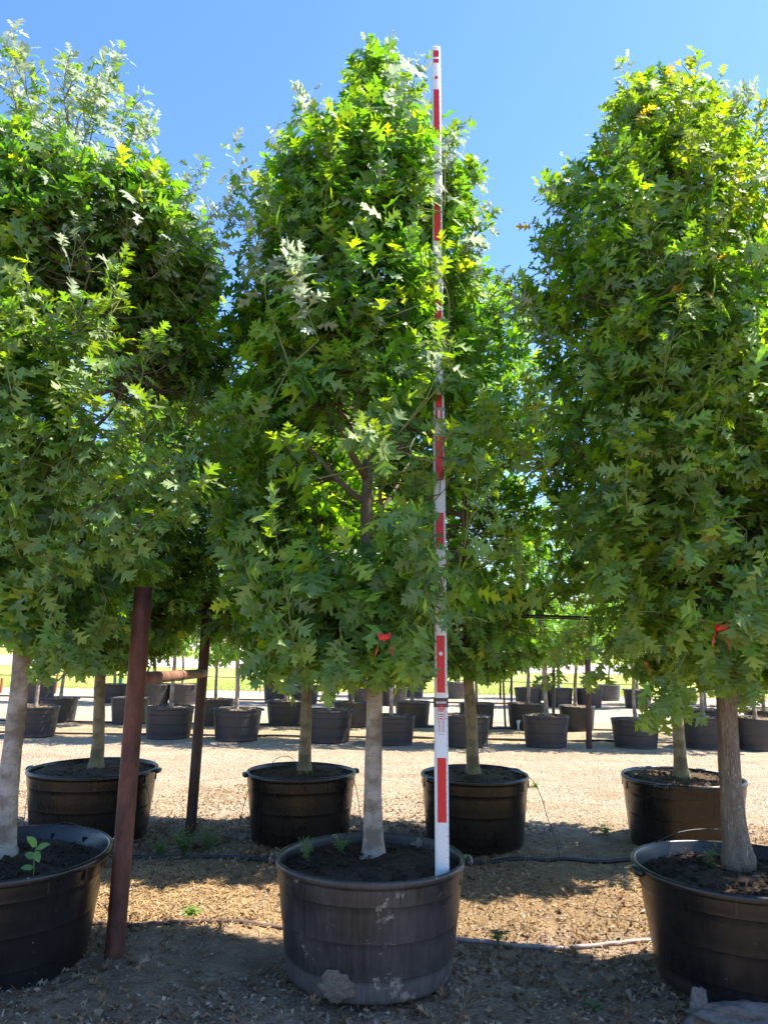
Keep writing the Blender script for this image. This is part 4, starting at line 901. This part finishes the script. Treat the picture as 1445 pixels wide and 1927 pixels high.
M_WEED = mat_leaf('weed_leaf', .5, .4)
def weed(loc, h, n, seed, lb, name='weed', leaf=.05, col=(.07,.16,.03), T=None, spread=.5, feather=False):
    rr = random.Random(seed); b = MB(); LP = []; LL = []; LN = []; LS = []
    root = empty(name, loc); tag(root, lb, 'weed')
    for k in range(n):
        a = rr.uniform(0, 6.28); sp = rr.uniform(.1, 1)*spread; hh = h*rr.uniform(.55, 1.1); e = Vector((math.cos(a)*sp*h, math.sin(a)*sp*h, hh)); p = bez(Vector((0,0,-.01)), Vector((e.x*.3, e.y*.3, hh*.7)), e, 7)
        b.tube(p, [.003-.0022*i/6 for i in range(7)], 4)
        for i in range(1, 7):
            for s in ((-1, 1) if feather else (1,)):
                th = i*2.4+rr.uniform(-.5,.5)+(math.pi if s < 0 else 0); L = Vector((math.cos(th), math.sin(th), rr.uniform(-.1,.5))); LP.append(tuple(p[i])); LL.append(tuple(L)); LN.append((rr.gauss(0,.4), rr.gauss(0,.4), 1)); LS.append(leaf*rr.uniform(.6,1.2)*(1.1-.08*i))
    b.build('stem', M_GTWIG, root, True); r = np.random.RandomState(seed); nn = len(LP); c = np.array([col])*r.uniform(.7,1.35,(nn,1))
    V, Qd, C = leaves_np(T or T_S, np.array(LP), np.array(LL), np.array(LN), np.array(LS), c, seed); mesh_np('foliage', V, Qd, [M_WEED], tint=C, parent=root)
g = ground(340, 1600)
weed(tuple(ground(345,1602)), .17, 26, 1, 'feathery green weed clump at the foot of the far frame post', leaf=.045, spread=1.3, feather=True)
weed(tuple(ground(392,1598)), .14, 18, 2, 'feathery weed beside the hose, right of the clump at the post', leaf=.04, spread=1.3, feather=True)
weed(tuple(ground(300,1606)), .10, 14, 3, 'low green weed left of the clump at the post', leaf=.04, spread=1.4, feather=True)
weed(tuple(ground(358,1728)), .07, 9, 4, 'small bright green weed in the sunlit straw', leaf=.06, col=(.14,.26,.02), spread=.9)
weed(tuple(ground(396,1782)), .035, 5, 5, 'tiny bright leafy sprout in the shade', leaf=.05, col=(.16,.30,.03), spread=1.2)
weed(tuple(ground(1140,1568)), .06, 8, 6, 'small green weed on the sunlit gravel', leaf=.06, col=(.14,.24,.03), spread=1.2)
weed(tuple(ground(1005,1482)), .06, 8, 7, 'low weed on the gravel drive behind the second row', leaf=.06, col=(.14,.22,.03), spread=1.5)
weed(tuple(ground(885,1392)), .09, 9, 8, 'pale weed between the small far pots', leaf=.08, col=(.18,.26,.05), spread=1)
weed(tuple(ground(935,1768)), .06, 9, 10, 'grassy tuft beside the pale hose', leaf=.05, col=(.09,.14,.03), spread=1)
weed(tuple(ground(345,1832)), .04, 5, 11, 'grey-green sprout in the shade by the near post', leaf=.06, col=(.07,.13,.05), spread=1.2)
weed(tuple(ground(1120,1905)), .045, 6, 12, 'small dull green sprout at the bottom right', leaf=.06, col=(.06,.12,.04), spread=1.2)
weed(tuple(ground(330,1908)), .04, 8, 13, 'low weed at the bottom edge, left of the mud-caked pot', leaf=.05, col=(.06,.11,.04), spread=1.6)
a = at(575, 1605, 3.9); weed((a.x, 3.95, .50), .11, 12, 14, 'small feathery weed in the mud-caked pot, left of the trunk', leaf=.025, spread=.5, feather=True)
a = at(640, 1600, 4.05); weed((a.x, 4.1, .50), .09, 10, 15, 'low weed in the mud-caked pot close to the trunk', leaf=.025, spread=.7, feather=True)
a = at(1332, 1595, 4.0); weed((a.x, 4.0, .49), .10, 7, 16, 'small seedling in the scraped-rim pot', leaf=.05, spread=.5)
# seedling with broad leaves
a = at(64, 1625, 3.62); sp = Vector((a.x, 3.62, .485)); root = empty('seedling', tuple(sp)); tag(root, 'single upright seedling with broad leaves in the smooth pot', 'seedling')
m = MB(); m.tube([(0,0,-.02),(.004,0,.05),(.0,0,.10),(.006,0,.15)], [.0028,.0026,.002,.0015], 6); m.build('stem', M_GTWIG, root, True)
LPs = [(0,0,.06),(0,0,.10),(.005,0,.14),(.006,0,.15),(.004,0,.13)]; LLs = [(-1,-.3,.3),(-.8,.2,.5),(.8,-.1,.5),(-.3,-.4,.7),(.4,-.5,-.3)]; LNs = [(0,-.7,1)]*5
V_, Q_, C_ = leaves_np([template([(.0,.01,.0),(.18,.25,.2),(.45,.36,.45),(.75,.25,.75),(1,.02,1)], 1, .3, .2)], np.array(LPs), np.array(LLs, float), np.array(LNs, float), np.array([.05,.055,.06,.06,.055]), np.array([[.10,.24,.05]]*5), 1); mesh_np('foliage', V_, Q_, [M_WEED], tint=C_, parent=root)
